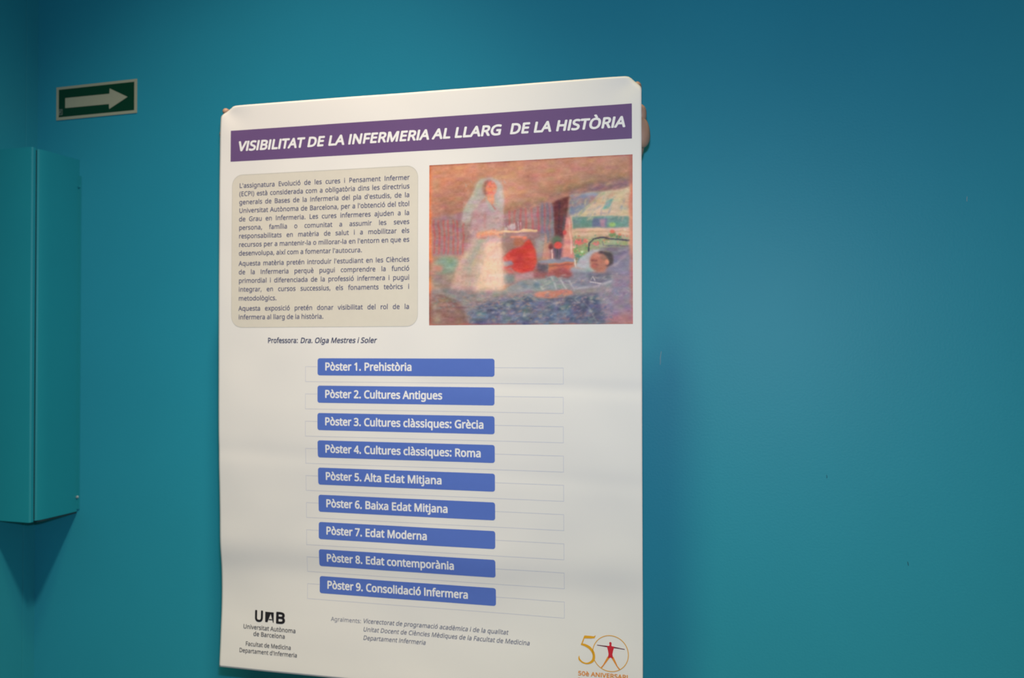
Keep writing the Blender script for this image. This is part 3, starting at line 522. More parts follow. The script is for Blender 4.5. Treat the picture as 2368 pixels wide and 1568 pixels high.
# nine numbered bars with their empty outline boxes behind
BARS = [("Prehistòria", 438.2), ("Cultures Antigues", 502.8), ("Cultures clàssiques: Grècia", 589.2), ("Cultures clàssiques: Roma", 583.2),
        ("Alta Edat Mitjana", 501.2), ("Baixa Edat Mitjana", 513.5), ("Edat Moderna", 469.6), ("Edat contemporània", 526.0), ("Consolidació Infermera", 554.0)]
for k, (t, uend) in enumerate(BARS):
    v0 = 18.4 + 56.87 * k
    o_ = rect(202.3, 749.0, v0 + 17.4, v0 + 49.2)
    i_ = rect(203.0, 748.3, v0 + 18.1, v0 + 48.5)
    cut_poly('outline_box', [o_, i_[::-1]], m_line, 0.1, poster)
    bar = cut_poly('list_bar', [rect(230.3, 611.0, v0, v0 + 35.6, 5.0)], m_bar, 0.2, poster)
    lettering([("Pòster", 246.6, 306.2, v0 + 24.9), (str(k + 1) + '.', 311.6, 328.2, v0 + 24.9)] +
              line_words(t, 334.0, uend, v0 + 24.9, (uend - 334.0) / width(t), 0), 27.0, m_white, bar, bold=0.025, measured=False)

# university mark, lower left
def Z(pts, s, ox, oy, ku, kv, u_ref, v_ref):
    return [(u_ref + (x - ox) * ku, v_ref + (y - oy) * kv) for x, y in pts]
mark = bpy.data.objects.new('university_mark', None)
C.objects.link(mark)
mark.parent = poster
lettering([('U', 85.8, 107.8, 574.0)], 38.4, m_black, mark, bold=0.032)
lettering([('B', 135.0, 159.0, 574.0)], 38.4, m_black, mark, bold=0.036)
def tru(pts):
    return [true_uv(*p) for p in pts]
cut_poly('letter_block', [tru([(111.8, 552.6), (132.0, 552.6), (132.0, 574.4), (130.2, 574.4), (124.8, 556.4), (117.2, 574.4), (111.8, 574.4)])], m_black, 0.2, mark, bent=False)
cut_poly('letter_block', [tru([(121.0, 567.0), (127.6, 567.0), (128.4, 569.6), (120.0, 569.6)])], m_black, 0.2, mark, bent=False)
lettering([("Universitat Autònoma", 60.0, 183.2, 591.5)], 15.4, m_dark, mark, bold=0.016)
lettering([("de Barcelona", 83.8, 158.6, 605.2)], 15.4, m_dark, mark, bold=0.016)
lettering([("Facultat de Medicina", 65.7, 172.3, 627.3)], 15.0, m_dark, mark, bold=0.014)
lettering([("Departament d'Infermeria", 50.9, 186.2, 642.0)], 15.0, m_dark, mark, bold=0.014)

# thanks, bottom centre
lettering([("Agraïments:", 262.5, 329.5, 560.0)], 14.6, m_grey, poster, bold=0.004, name='thanks_line')
lettering([("Vicerectorat de programació acadèmica i de la qualitat", 333.0, 638.5, 559.2)], 15.2, m_grey, poster, bold=0.010, shear=0.2, name='thanks_line')
lettering([("Unitat Docent de Ciències Mèdiques de la Facultat de Medicina", 333.0, 682.0, 576.2)], 15.2, m_grey, poster, bold=0.010, shear=0.2, name='thanks_line')
lettering([("Departament Infermeria", 333.0, 467.5, 593.4)], 15.2, m_grey, poster, bold=0.010, shear=0.2, name='thanks_line')

# anniversary emblem, lower right
emb = bpy.data.objects.new('anniversary_emblem', None)
C.objects.link(emb)
emb.parent = poster
def stroke(pts, m, name, lift=0.3, parent=emb):
    """tapering stroke through (u, v, width)"""
    us_, vs_, F = [], [], []
    n = len(pts)
    for i, (u, v, w) in enumerate(pts):
        a = pts[max(0, i - 1)]; b = pts[min(n - 1, i + 1)]
        d = Vector((b[0] - a[0], b[1] - a[1])).normalized()
        us_ += [u - d.y * w / 2, u + d.y * w / 2]
        vs_ += [v + d.x * w / 2, v - d.x * w / 2]
    q = [true_uv(a, b) for a, b in zip(us_, vs_)]
    for i in range(n - 1):
        F.append([2 * i, 2 * i + 1, 2 * i + 3, 2 * i + 2])
    return sheet_mesh(name, [p[0] for p in q], [p[1] for p in q], F, m, lift, parent)
def smooth_pts(pts, k=6):
    out = []
    n = len(pts)
    for i in range(n - 1):
        p0, p1, p2, p3 = pts[max(0, i - 1)], pts[i], pts[i + 1], pts[min(n - 1, i + 2)]
        for j in range(k):
            t = j / k
            out.append(tuple(0.5 * (2 * b + (c - a) * t + (2 * a - 5 * b + 4 * c - d) * t * t + (3 * b - a - 3 * c + d) * t ** 3) for a, b, c, d in zip(p0, p1, p2, p3)))
    out.append(pts[-1])
    return out
def E(x, y):   # emblem drawing units (tenths of a pixel of the drawing) to sheet mm
    return 839.6 + (x - 1271) * 0.1112, 579.0 + (y - 821) * 0.1112
ring = smooth_pts([(839.6 + 34.0 * math.cos(math.radians(a)), 579.0 + 34.0 * math.sin(math.radians(a)), 1.5) for a in range(0, 361, 10)], 3)
stroke(ring, m_gold, 'ring')
DY = -8   # the drawing leans down to the right; numbers on the left sit slightly lower
def five(x, y, w):
    u, v = E(x, y + (1271 - x) * 0.07)
    return (u, v, w * 0.1112)
stroke([five(818, 540, 8), five(822, 540, 50), five(940, 545, 46), five(990, 545, 34), five(1018, 512, 4)], m_gold, 'numeral')
stroke([five(826, 525, 18), five(800, 600, 20), five(772, 672, 22)], m_gold, 'numeral')
stroke(smooth_pts([five(762, 665, 26), five(830, 680, 42), five(905, 720, 48), five(965, 790, 46), five(986, 860, 44), five(975, 930, 46), five(930, 975, 38), five(860, 995, 26), five(790, 975, 26), five(738, 930, 30), five(728, 895, 22), five(732, 862, 5)]), m_gold, 'numeral')
cut_poly('figure_body', [tru([E(1208, 692), E(1250, 690), E(1256, 672), E(1250, 650), E(1254, 630), E(1270, 620), E(1288, 632), E(1292, 652), E(1286, 674), E(1292, 692), E(1338, 698), E(1316, 770), E(1304, 830), E(1318, 905), E(1272, 888), E(1226, 905), E(1238, 830), E(1228, 770)])], m_red, 0.25, emb, bent=False)
def es(x, y, w):
    return (*E(x, y), w * 0.1112)
stroke([es(1222, 704, 24), es(1130, 700, 16), es(1040, 693, 12)], m_maroon, 'figure_arm', 0.2)
stroke([es(1322, 710, 24), es(1420, 720, 16), es(1514, 730, 12)], m_maroon, 'figure_arm', 0.2)
stroke([es(1244, 880, 44), es(1190, 965, 30), es(1150, 1030, 20), es(1112, 1078, 22)], m_orange, 'figure_leg', 0.2)
stroke([es(1302, 880, 44), es(1350, 965, 30), es(1385, 1030, 20), es(1430, 1082, 22)], m_orange, 'figure_leg', 0.2)
lettering([("50è ANIVERSARI", 777.0, 873.0, 625.2)], 13.8, m_orange, emb, bold=0.026)
lettering([("FACULTAT DE MEDICINA", 777.0, 873.0, 636.8)], 11.5, m_orange, emb, bold=0.020)

# ---------------------------------------------------------------- the printed picture: pastel of a nurse in a tent ward
PW_, PH_ = 470, 374
rng = np.random.default_rng(7)
cv = np.zeros((PH_, PW_, 3))
yy, xx = np.mgrid[0:PH_, 0:PW_]
gx = (xx + 0.5) / PW_ * 1000      # picture units: 0..1000 across, 0..800 down
gy = (yy + 0.5) / PH_ * 800
def gblur(a, s):
    if s <= 0:
        return a
    r = int(3 * s) + 1
    k = np.exp(-0.5 * (np.arange(-r, r + 1) / s) ** 2)
    k /= k.sum()
    a = np.apply_along_axis(lambda q: np.convolve(np.pad(q, r, mode='edge'), k, mode='valid'), 0, a)
    return np.apply_along_axis(lambda q: np.convolve(np.pad(q, r, mode='edge'), k, mode='valid'), 1, a)
def fnoise(sx, sy):
    h, w = int(PH_ / sy) + 3, int(PW_ / sx) + 3
    g = rng.standard_normal((h, w))
    fy = yy / sy; fx = xx / sx
    iy = fy.astype(int); ix = fx.astype(int)
    ty = fy - iy; tx = fx - ix
    ty = ty * ty * (3 - 2 * ty); tx = tx * tx * (3 - 2 * tx)
    return (g[iy, ix] * (1 - tx) + g[iy, ix + 1] * tx) * (1 - ty) + (g[iy + 1, ix] * (1 - tx) + g[iy + 1, ix + 1] * tx) * ty
wob1, wob2 = fnoise(14, 14) * 2.2, fnoise(14, 14) * 2.2
def paint(mask, col, op=1.0, var=0.0, soft=1.0):
    mask = gblur(mask.astype(float), soft) * op
    c = np.array(col, float)[None, None]
    if var:
        c = c + (fnoise(9, 5) * var)[..., None] + np.stack([fnoise(12, 12), fnoise(12, 12), fnoise(12, 12)], -1) * var * 0.6
    cv[:] = cv * (1 - mask[..., None]) + c * mask[..., None]
def poly(pts, col, op=1.0, var=4.0, soft=1.2):
    px, py = gx + wob1, gy + wob2
    r = np.zeros(gx.shape, bool)
    for i in range(len(pts)):
        a, b = pts[i - 1], pts[i]
        if a[1] == b[1]:
            continue
        r ^= ((a[1] > py) != (b[1] > py)) & (px < (b[0] - a[0]) * (py - a[1]) / (b[1] - a[1]) + a[0])
    paint(r, col, op, var, soft)
def brush(pts, w, col, op=1.0, var=4.0, soft=1.0):
    m_ = np.zeros(gx.shape, bool)
    px, py = gx + wob1, gy + wob2
    for a, b in zip(pts, pts[1:]):
        dx, dy = b[0] - a[0], b[1] - a[1]
        t = np.clip(((px - a[0]) * dx + (py - a[1]) * dy) / (dx * dx + dy * dy + 1e-9), 0, 1)
        m_ |= np.hypot(px - a[0] - t * dx, py - a[1] - t * dy) < w / 2
    paint(m_, col, op, var, soft)
def oval(x, y, rx, ry, col, op=1.0, var=4.0, soft=1.2):
    paint(((gx - x) / rx) ** 2 + ((gy - y) / ry) ** 2 < 1, col, op, var, soft)
cv[:]=np.array((198,136,116.))
poly([(-29,-90),(496,-61),(379,176),(6,195)],(202, 134, 106),soft=30,op=0.8)
poly([(6,160),(239,123),(227,251),(6,266)],(158, 112, 100),soft=20)
poly([(379,19),(997,-1),(997,133),(612,185),(379,222)],(196, 136, 116),soft=20,op=0.8)
poly([(297,-25),(414,-19),(379,71),(297,73)],(170, 122, 104),soft=14,op=0.6)
poly([(472,58),(554,68),(531,130),(472,110)],(168, 120, 114),soft=12,op=0.6)
poly([(752,83),(787,67),(985,32),(985,60),(845,104),(752,100)],(158, 118, 98),soft=8,op=0.8)
brush([(391,234),(554,194),(700,137),(845,110),(988,99)],35,(156, 120, 96),soft=9)
brush([(391,251),(496,232),(624,185),(729,144),(988,102)],13,(122, 100, 88),soft=4,op=0.8)
brush([(624,168),(717,132),(834,120)],13,(150, 130, 98),soft=5,op=0.7)
poly([(694,183),(985,158),(985,110),(845,132),(700,166)],(130, 100, 112),soft=4)
poly([(12,267),(87,255),(239,234),(239,450),(12,467)],(156, 122, 128),soft=4)
brush([(26,279),(31,362),(27,444)],8,(196, 84, 88),soft=1.6,op=0.8)
brush([(50,280),(54,362),(51,445)],8,(196, 84, 88),soft=1.6,op=0.8)
brush([(75,281),(79,363),(76,445)],8,(196, 84, 88),soft=1.6,op=0.8)
brush([(96,281),(101,364),(97,446)],8,(196, 84, 88),soft=1.6,op=0.8)
brush([(124,282),(128,365),(125,447)],8,(196, 84, 88),soft=1.6,op=0.8)
brush([(146,283),(150,365),(147,447)],8,(196, 84, 88),soft=1.6,op=0.8)
brush([(172,284),(177,366),(173,448)],8,(196, 84, 88),soft=1.6,op=0.8)
poly([(373,256),(496,226),(700,188),(700,399),(373,395)],(152, 116, 122),soft=4)
brush([(409,244),(411,304),(411,339)],8,(188, 84, 92),soft=1.6,op=0.75)
brush([(435,241),(437,305),(437,339)],8,(188, 84, 92),soft=1.6,op=0.75)
brush([(464,237),(466,306),(466,340)],8,(188, 84, 92),soft=1.6,op=0.75)
brush([(489,234),(492,307),(492,341)],8,(188, 84, 92),soft=1.6,op=0.75)
brush([(520,231),(522,308),(522,342)],8,(188, 84, 92),soft=1.6,op=0.75)
brush([(549,227),(551,309),(551,343)],8,(188, 84, 92),soft=1.6,op=0.75)
brush([(578,224),(580,310),(580,344)],8,(188, 84, 92),soft=1.6,op=0.75)
brush([(601,221),(603,310),(603,345)],8,(188, 84, 92),soft=1.6,op=0.75)
brush([(569,218),(571,309),(569,401)],13,(112, 120, 138),soft=2,op=0.8)
brush([(596,219),(599,310),(596,402)],13,(112, 120, 138),soft=2,op=0.8)
brush([(617,219),(620,311),(617,402)],13,(112, 120, 138),soft=2,op=0.8)
poly([(367,378),(577,372),(577,567),(367,563)],(150, 118, 116),soft=4)
poly([(531,383),(583,367),(571,481),(542,480)],(160, 150, 150),soft=3)
poly([(700,183),(985,158),(985,502),(723,496)],(204, 180, 158),soft=2)
poly([(700,184),(851,175),(787,237),(723,283),(700,279)],(122, 134, 162),soft=3)
poly([(776,177),(845,176),(799,209)],(150, 160, 185),soft=3)
poly([(845,178),(985,160),(981,290),(723,285),(787,237)],(206, 182, 148),soft=2)
brush([(869,175),(799,226),(746,278)],8,(160, 176, 140),soft=2)
poly([(880,207),(911,207),(887,252),(857,256)],(92, 166, 158),soft=1.5)
poly([(718,287),(981,289),(981,345),(718,344)],(96, 142, 134),soft=1.5)
poly([(810,296),(880,298),(880,342),(810,342)],(98, 112, 148),soft=2)
poly([(845,302),(869,303),(872,339),(848,338)],(170, 130, 150),soft=2)
poly([(708,343),(984,348),(984,395),(708,399)],(224, 176, 150),soft=3)
brush([(723,360),(980,365)],6,(190, 150, 120),soft=1.5)
poly([(708,382),(984,384),(984,502),(723,496)],(150, 160, 120),soft=4)
oval(729,445,16,12,(104, 158, 84),soft=1.5)
oval(758,463,17,13,(126, 170, 96),soft=1.5)
oval(741,479,20,15,(80, 136, 110),soft=1.5)
oval(904,376,17,13,(110, 140, 84),soft=1.5)
oval(904,329,15,11,(150, 180, 104),soft=1.5)
oval(933,388,14,10,(96, 130, 90),soft=1.5)
oval(880,393,13,10,(130, 120, 80),soft=1.5)
oval(787,435,14,10,(120, 160, 100),soft=1.5)
oval(962,417,12,9,(150, 160, 100),soft=1.5)
oval(746,406,20,15,(228, 106, 96),soft=1.5)
oval(776,401,14,10,(232, 120, 104),soft=1.5)
oval(723,428,9,7,(240, 180, 170),soft=1.5)
oval(828,416,14,10,(214, 110, 110),soft=1.5)
oval(904,362,12,9,(224, 100, 70),soft=1.5)
oval(939,377,8,6,(224, 120, 90),soft=1.5)
oval(761,454,6,4,(240, 236, 210),soft=1.5)
oval(962,356,6,4,(240, 220, 190),soft=1.5)
oval(752,497,16,12,(70, 130, 120),soft=1.5)
def dabs(box, n, cols, ln, w, ang, op):
    for _ in range(n):
        x = rng.uniform(box[0], box[2]); y = rng.uniform(box[1], box[3])
        a = math.radians(ang + rng.normal(0, 25)); l_ = ln * rng.uniform(0.5, 1.3)
        x0, x1, y0, y1 = [int(q) for q in ((x - l_ - 8) * .47, (x + l_ + 8) * .47, (y - l_ - 8) * .4675, (y + l_ + 8) * .4675)]
        sl_ = (slice(max(0, y0), max(1, y1)), slice(max(0, x0), max(1, x1)))
        c_, s_ = math.cos(a), math.sin(a)
        px = (gx[sl_] - x) * c_ + (gy[sl_] - y) * s_; py = -(gx[sl_] - x) * s_ + (gy[sl_] - y) * c_
        m_ = np.exp(-(px / l_ * 2) ** 2 - (py / w) ** 2)[..., None] * op
        cv[sl_] = cv[sl_] * (1 - m_) + np.array(cols[rng.integers(len(cols))], float) * m_
dabs((715, 370, 985, 500), 150, ((228,170,140),(110,150,90),(224,100,84),(206,190,150),(96,140,120),(200,150,120)), 10, 4, -10, 0.6)
poly([(619,205),(701,187),(691,268),(673,387),(630,385)],(104, 50, 58),soft=2)
brush([(653,215),(650,369)],8,(76, 44, 60),soft=2)
brush([(679,267),(671,347)],6,(80, 90, 100),soft=2)
poly([(683,285),(707,291),(720,482),(665,480),(678,347)],(222, 140, 128),soft=2)
brush([(700,302),(710,462)],6,(246, 196, 170),soft=1.5)
poly([(612,385),(671,381),(668,483),(606,482)],(150, 104, 110),soft=3)
brush([(586,367),(577,481)],7,(205, 150, 130),soft=2)
poly([(539,495),(641,477),(729,485),(720,499),(601,510)],(134, 138, 156),soft=1.5)
poly([(601,510),(720,499),(717,547),(601,570)],(206, 108, 80),soft=1.5)
poly([(601,516),(717,506),(717,513),(601,525)],(150, 80, 70),soft=1.5)
poly([(545,500),(601,510),(601,573),(545,566)],(98, 88, 104),soft=2)
brush([(724,485),(732,525)],5,(235, 220, 205),soft=1)
poly([(624,431),(665,432),(658,486),(630,485)],(92, 82, 98),soft=1.5)
brush([(615,436),(618,479)],6,(236, 190, 170),soft=1)
oval(641,397,22,26,(74, 96, 84),soft=3)
oval(646,419,20,17,(226, 74, 66),soft=1.5)
oval(678,359,9,12,(214, 70, 72),soft=1.5)
oval(612,425,12,14,(120, 50, 60),soft=2)
brush([(644,437),(641,477)],3,(50, 60, 60))
poly([(729,519),(752,480),(810,447),(863,443),(880,522),(805,554)],(176, 180, 184),soft=2)
poly([(904,461),(988,424),(988,614),(910,618),(869,539)],(130, 124, 150),soft=3)
poly([(834,436),(985,432),(985,468),(904,478),(880,454)],(112, 104, 128),soft=3)
brush([(927,501),(985,457)],5,(190, 176, 178),soft=2,op=0.6)
brush([(904,522),(962,484)],5,(190, 176, 178),soft=2,op=0.6)
brush([(933,456),(984,437)],5,(190, 176, 178),soft=2,op=0.6)
brush([(880,539),(927,506)],5,(190, 176, 178),soft=2,op=0.6)
brush([(794,452),(793,416),(810,393),(845,390),(980,404)],6,(52, 58, 78),soft=1)
brush([(857,409),(863,426),(980,429)],3,(90, 90, 110),soft=1)
poly([(869,544),(988,575),(988,653),(904,657)],(140, 120, 140),soft=4)
poly([(711,524),(799,537),(810,594),(723,632),(688,575)],(146, 166, 176),soft=3)
poly([(612,585),(723,541),(816,555),(904,573),(913,618),(845,643),(723,646)],(130, 134, 152),soft=4)
poly([(787,554),(898,556),(904,601),(793,599)],(104, 106, 130),soft=3)
brush([(799,594),(857,606)],5,(210, 200, 200),soft=1)
brush([(805,583),(813,569),(822,589)],3,(200, 195, 200),soft=1)
brush([(729,627),(816,622),(898,595)],8,(186, 178, 188),soft=2)
poly([(810,467),(834,456),(863,460),(880,483),(887,514),(878,533),(857,547),(831,544),(810,535),(798,520),(795,498),(802,481)],(188, 114, 88),soft=2.5)
poly([(802,515),(828,521),(845,547),(816,540)],(150, 92, 78),soft=3,op=0.7)
poly([(816,464),(863,460),(845,479),(816,484)],(214, 140, 110),soft=3,op=0.7)
poly([(851,449),(892,460),(908,483),(904,514),(880,528),(873,522),(880,494),(863,468),(834,462)],(72, 56, 60),soft=2)
poly([(845,465),(878,483),(872,499),(845,487)],(150, 110, 88),soft=3)
oval(879,506,10,14,(222, 128, 108),soft=1.5)
brush([(805,495),(828,497)],6,(128, 66, 56),soft=1.5)
brush([(810,512),(834,517)],5,(130, 66, 60),soft=1.5)
oval(816,523,15,9,(196, 92, 76),soft=3)
poly([(373,471),(414,437),(466,415),(504,385),(536,440),(545,498),(528,540),(475,556),(431,538),(417,518),(373,534)],(214, 62, 54),soft=2)
poly([(414,443),(466,421),(484,490),(437,512)],(188, 50, 50),soft=8,op=0.6)
poly([(496,428),(536,446),(536,503),(513,491)],(236, 84, 68),soft=5,op=0.7)
oval(455,398,26,26,(176, 104, 82),soft=3)
brush([(420,371),(472,369)],13,(238, 136, 106),soft=2)
oval(484,378,12,10,(236, 120, 96),soft=2)
poly([(373,491),(420,489),(434,504),(391,517),(373,511)],(156, 146, 160),soft=2)
poly([(373,517),(420,529),(437,553),(373,546)],(206, 100, 96),soft=3)
poly([(437,553),(531,546),(536,578),(437,596)],(184, 138, 144),soft=3)
poly([(373,552),(437,556),(437,599),(373,604)],(128, 134, 140),soft=3)
poly([(531,515),(554,549),(717,553),(711,575),(536,583)],(150, 84, 88),soft=4)
poly([(612,539),(671,523),(714,553),(706,572),(612,571)],(158, 78, 78),soft=3)
poly([(6,621),(146,600),(373,627),(437,593),(554,572),(723,638),(904,612),(1000,642),(1000,810),(-6,804)],(142, 134, 140),soft=4)
poly([(408,610),(466,588),(583,576),(624,565),(723,632),(525,638),(379,641)],(140, 150, 152),soft=2)
brush([(612,571),(641,631)],5,(206, 208, 200),soft=1.5,op=0.8)
brush([(634,576),(662,631)],5,(112, 140, 134),soft=1.5,op=0.8)
brush([(657,580),(683,632)],5,(206, 208, 200),soft=1.5,op=0.8)
brush([(679,585),(704,632)],5,(112, 140, 134),soft=1.5,op=0.8)
brush([(701,590),(725,632)],5,(206, 208, 200),soft=1.5,op=0.8)
brush([(531,583),(577,630)],7,(200, 200, 196),soft=2,op=0.8)
oval(545,609,17,15,(100, 128, 148),soft=3)
oval(484,608,17,13,(104, 128, 140),soft=3)
poly([(297,684),(496,657),(671,671),(840,659),(880,803),(216,800),(204,741)],(88, 104, 134),soft=4,var=9)
poly([(671,671),(840,659),(872,798),(659,796),(729,734)],(70, 80, 116),soft=5,var=8)
poly([(840,657),(904,618),(991,625),(994,798),(880,798)],(132, 120, 142),soft=4,var=6)
poly([(880,764),(997,737),(1000,810),(880,809)],(164, 108, 108),soft=6)
poly([(519,655),(560,638),(659,634),(714,637),(717,658),(612,675),(542,672)],(206, 128, 108),soft=2)
brush([(216,765),(239,730),(332,713),(367,743)],5,(178, 180, 176),soft=1.5,op=0.4)
brush([(391,783),(554,727),(659,688)],5,(178, 180, 176),soft=1.5,op=0.4)
brush([(612,790),(700,746),(612,693)],5,(178, 180, 176),soft=1.5,op=0.4)
brush([(496,657),(554,687),(682,694)],5,(178, 180, 176),soft=1.5,op=0.4)
brush([(758,672),(787,712),(834,792)],5,(178, 180, 176),soft=1.5,op=0.4)
brush([(58,639),(146,676),(262,695),(472,669)],5,(178, 180, 176),soft=1.5,op=0.4)
oval(379,743,10,7,(150, 160, 160),soft=2,op=0.7)
oval(426,772,10,7,(110, 134, 170),soft=2,op=0.7)
oval(449,709,10,7,(170, 150, 140),soft=2,op=0.7)
oval(484,755,10,7,(150, 160, 160),soft=2,op=0.7)
oval(513,704,10,7,(110, 134, 170),soft=2,op=0.7)
oval(560,761,10,7,(170, 150, 140),soft=2,op=0.7)
oval(589,733,10,7,(150, 160, 160),soft=2,op=0.7)
oval(297,759,10,7,(110, 134, 170),soft=2,op=0.7)
oval(332,777,10,7,(170, 150, 140),soft=2,op=0.7)
oval(262,747,10,7,(150, 160, 160),soft=2,op=0.7)
oval(764,706,10,7,(110, 134, 170),soft=2,op=0.7)
oval(805,690,10,7,(170, 150, 140),soft=2,op=0.7)
oval(799,735,10,7,(150, 160, 160),soft=2,op=0.7)
oval(636,768,10,7,(110, 134, 170),soft=2,op=0.7)
oval(542,784,10,7,(170, 150, 140),soft=2,op=0.7)
oval(402,702,10,7,(150, 160, 160),soft=2,op=0.7)
oval(350,702,10,7,(110, 134, 170),soft=2,op=0.7)
oval(671,723,10,7,(170, 150, 140),soft=2,op=0.7)
oval(175,638,15,10,(110, 128, 132),soft=3,op=0.8)
oval(274,646,15,10,(110, 128, 132),soft=3,op=0.8)
oval(338,649,15,10,(110, 128, 132),soft=3,op=0.8)
oval(385,647,15,10,(110, 128, 132),soft=3,op=0.8)
oval(90,631,15,10,(110, 128, 132),soft=3,op=0.8)
poly([(6,650),(70,646),(146,682),(192,741),(204,805),(-6,804)],(150, 116, 112),soft=5)
brush([(20,674),(58,651),(117,676),(169,729),(190,799)],15,(112, 88, 92),soft=4,op=0.8)
brush([(35,680),(29,728),(52,775)],8,(176, 160, 156),soft=4,op=0.7)
brush([(35,683),(178,688),(321,688)],3,(96, 76, 84),soft=1.5,op=0.6)
brush([(58,710),(201,714),(344,714)],3,(96, 76, 84),soft=1.5,op=0.6)
brush([(76,731),(140,734),(204,733)],3,(96, 76, 84),soft=1.5,op=0.6)
brush([(82,758),(149,760),(216,760)],3,(96, 76, 84),soft=1.5,op=0.6)
brush([(216,770),(292,773),(367,773)],3,(96, 76, 84),soft=1.5,op=0.6)
dabs((200, 660, 900, 790), 420, ((96,112,140),(150,128,136),(80,96,130),(170,150,146),(112,130,138),(140,110,110)), 18, 4, -25, 0.42)
dabs((10, 640, 560, 720), 160, ((160,150,150),(120,130,136),(176,140,130),(130,140,140)), 20, 4, 5, 0.45)
dabs((560, 560, 980, 700), 200, ((170,164,168),(120,124,146),(150,120,140),(186,170,160),(112,132,140)), 20, 4, -20, 0.4)
dabs((20, 20, 980, 240), 380, ((210,142,114),(188,130,112),(204,146,130),(172,124,112),(216,148,118)), 34, 7, -14, 0.3)
dabs((20, 240, 420, 520), 160, ((160,120,120),(186,130,112),(150,110,112),(176,120,130)), 26, 5, -10, 0.3)
dabs((715, 200, 985, 300), 90, ((196,184,150),(150,160,150),(206,176,150),(130,140,165)), 24, 5, -50, 0.4)
poly([(20,479),(76,457),(152,468),(169,512),(117,558),(35,551)],(126, 158, 142),soft=5)
poly([(12,550),(140,541),(122,611),(23,615)],(150, 134, 128),soft=5)
brush([(12,529),(70,534)],5,(116, 110, 120),soft=2,op=0.7)
brush([(12,547),(70,552)],5,(116, 110, 120),soft=2,op=0.7)
brush([(12,565),(70,570)],5,(116, 110, 120),soft=2,op=0.7)
brush([(12,580),(70,584)],5,(116, 110, 120),soft=2,op=0.7)
poly([(23,497),(70,504),(70,534),(17,527)],(196, 140, 124),soft=4)
poly([(222,362),(297,358),(364,369),(374,511),(376,624),(245,632),(111,620),(146,512),(192,431)],(196, 164, 156),soft=4)
poly([(297,387),(364,381),(374,511),(374,624),(227,627),(262,509)],(238, 194, 170),soft=6)
poly([(321,429),(362,430),(373,569),(367,621),(297,620)],(246, 206, 184),soft=8,op=0.7)
brush([(274,381),(245,427),(216,484),(198,542)],30,(142, 166, 150),soft=6,op=0.8)
brush([(227,467),(192,530),(163,594)],23,(176, 160, 160),soft=6,op=0.8)
brush([(286,451),(257,526),(233,601)],10,(180, 186, 168),soft=4,op=0.7)
brush([(204,496),(169,606)],10,(210, 150, 136),soft=4,op=0.6)
brush([(274,410),(227,508)],8,(214, 160, 126),soft=3,op=0.6)
poly([(227,216),(280,189),(332,208),(379,222),(374,303),(367,366),(251,371),(213,356),(222,274)],(180, 152, 158),soft=3)
poly([(227,228),(262,241),(262,334),(227,356)],(186, 140, 150),soft=4,op=0.7)
brush([(286,253),(283,329)],8,(206, 120, 118),soft=3,op=0.6)
poly([(265,83),(297,78),(321,77),(353,90),(372,123),(382,210),(373,256),(344,220),(321,173),(286,172),(262,200),(227,239),(210,297),(163,295),(187,209),(233,152),(245,106)],(176, 168, 162),soft=2.5)
brush([(262,95),(239,158),(187,249)],20,(170, 178, 164),soft=5,op=0.8)
brush([(353,105),(367,163),(373,210)],15,(190, 180, 176),soft=4,op=0.8)
brush([(251,106),(222,169)],5,(214, 196, 170),soft=2,op=0.8)
poly([(286,183),(321,173),(344,244),(321,254)],(172, 178, 170),soft=3,op=0.8)
oval(304,129,30,41,(150, 102, 92),soft=2.5)
oval(317,131,27,36,(228, 122, 96),soft=2)
oval(331,130,10,20,(240, 150, 112),soft=3,op=0.8)
brush([(306,123),(316,125)],3,(170, 80, 70),soft=1.5)
brush([(328,124),(337,126)],3,(170, 80, 70),soft=1.5)
brush([(322,130),(324,143)],3,(200, 96, 80),soft=1.5)
brush([(317,152),(330,153)],3,(190, 70, 66),soft=1.5)
poly([(289,160),(334,161),(328,211),(312,202),(295,184)],(236, 144, 112),soft=2)
brush([(321,208),(339,232)],5,(190, 100, 90),soft=1.5)
brush([(254,360),(297,351),(344,349),(363,359)],28,(238, 150, 122),soft=2.5)
brush([(321,344),(359,357)],9,(250, 176, 150),soft=2)
brush([(262,375),(297,373)],5,(190, 110, 96),soft=2)
brush([(362,347),(437,346),(542,345)],10,(222, 180, 140),soft=1.2)
brush([(379,345),(542,342)],3,(240, 206, 150),soft=1)
brush([(362,365),(461,364),(574,365)],8,(156, 124, 126),soft=1.5)
oval(423,323,17,15,(198, 182, 184),soft=2)
brush([(399,318),(408,333)],4,(200, 184, 184))
brush([(437,305),(437,334)],3,(206, 190, 190))
brush([(456,305),(456,337)],3,(196, 180, 184))
brush([(466,303),(468,336)],3,(206, 190, 190))
oval(392,332,9,7,(190, 172, 176),soft=2)
brush([(3,0),(5,325),(8,479)],17,(228, 122, 78),soft=3)
brush([(3,562),(1,645)],15,(224, 120, 76),soft=3)
brush([(3,6),(6,89),(3,160)],8,(176, 104, 90),soft=3,op=0.6)
brush([(2,479),(5,568)],8,(90, 70, 60),soft=4,op=0.5)
brush([(0,650),(6,798)],15,(160, 92, 82),soft=4)
brush([(992,4),(991,149)],12,(172, 92, 98),soft=3)
brush([(990,149),(988,468)],13,(222, 124, 92),soft=3)
brush([(994,468),(997,798)],9,(180, 104, 104),soft=3)
brush([(0,800),(496,801),(1000,801)],8,(180, 102, 92),soft=2)
brush([(0,3),(496,1),(1000,1)],5,(160, 96, 90),soft=1.5)
dabs((150, 330, 400, 640), 200, ((230,196,176),(170,160,156),(150,166,152),(216,166,150),(200,176,170)), 30, 5, 100, 0.2)
dabs((170, 90, 390, 330), 120, ((186,168,166),(166,168,160),(190,150,150),(176,158,170)), 20, 4, 110, 0.3)
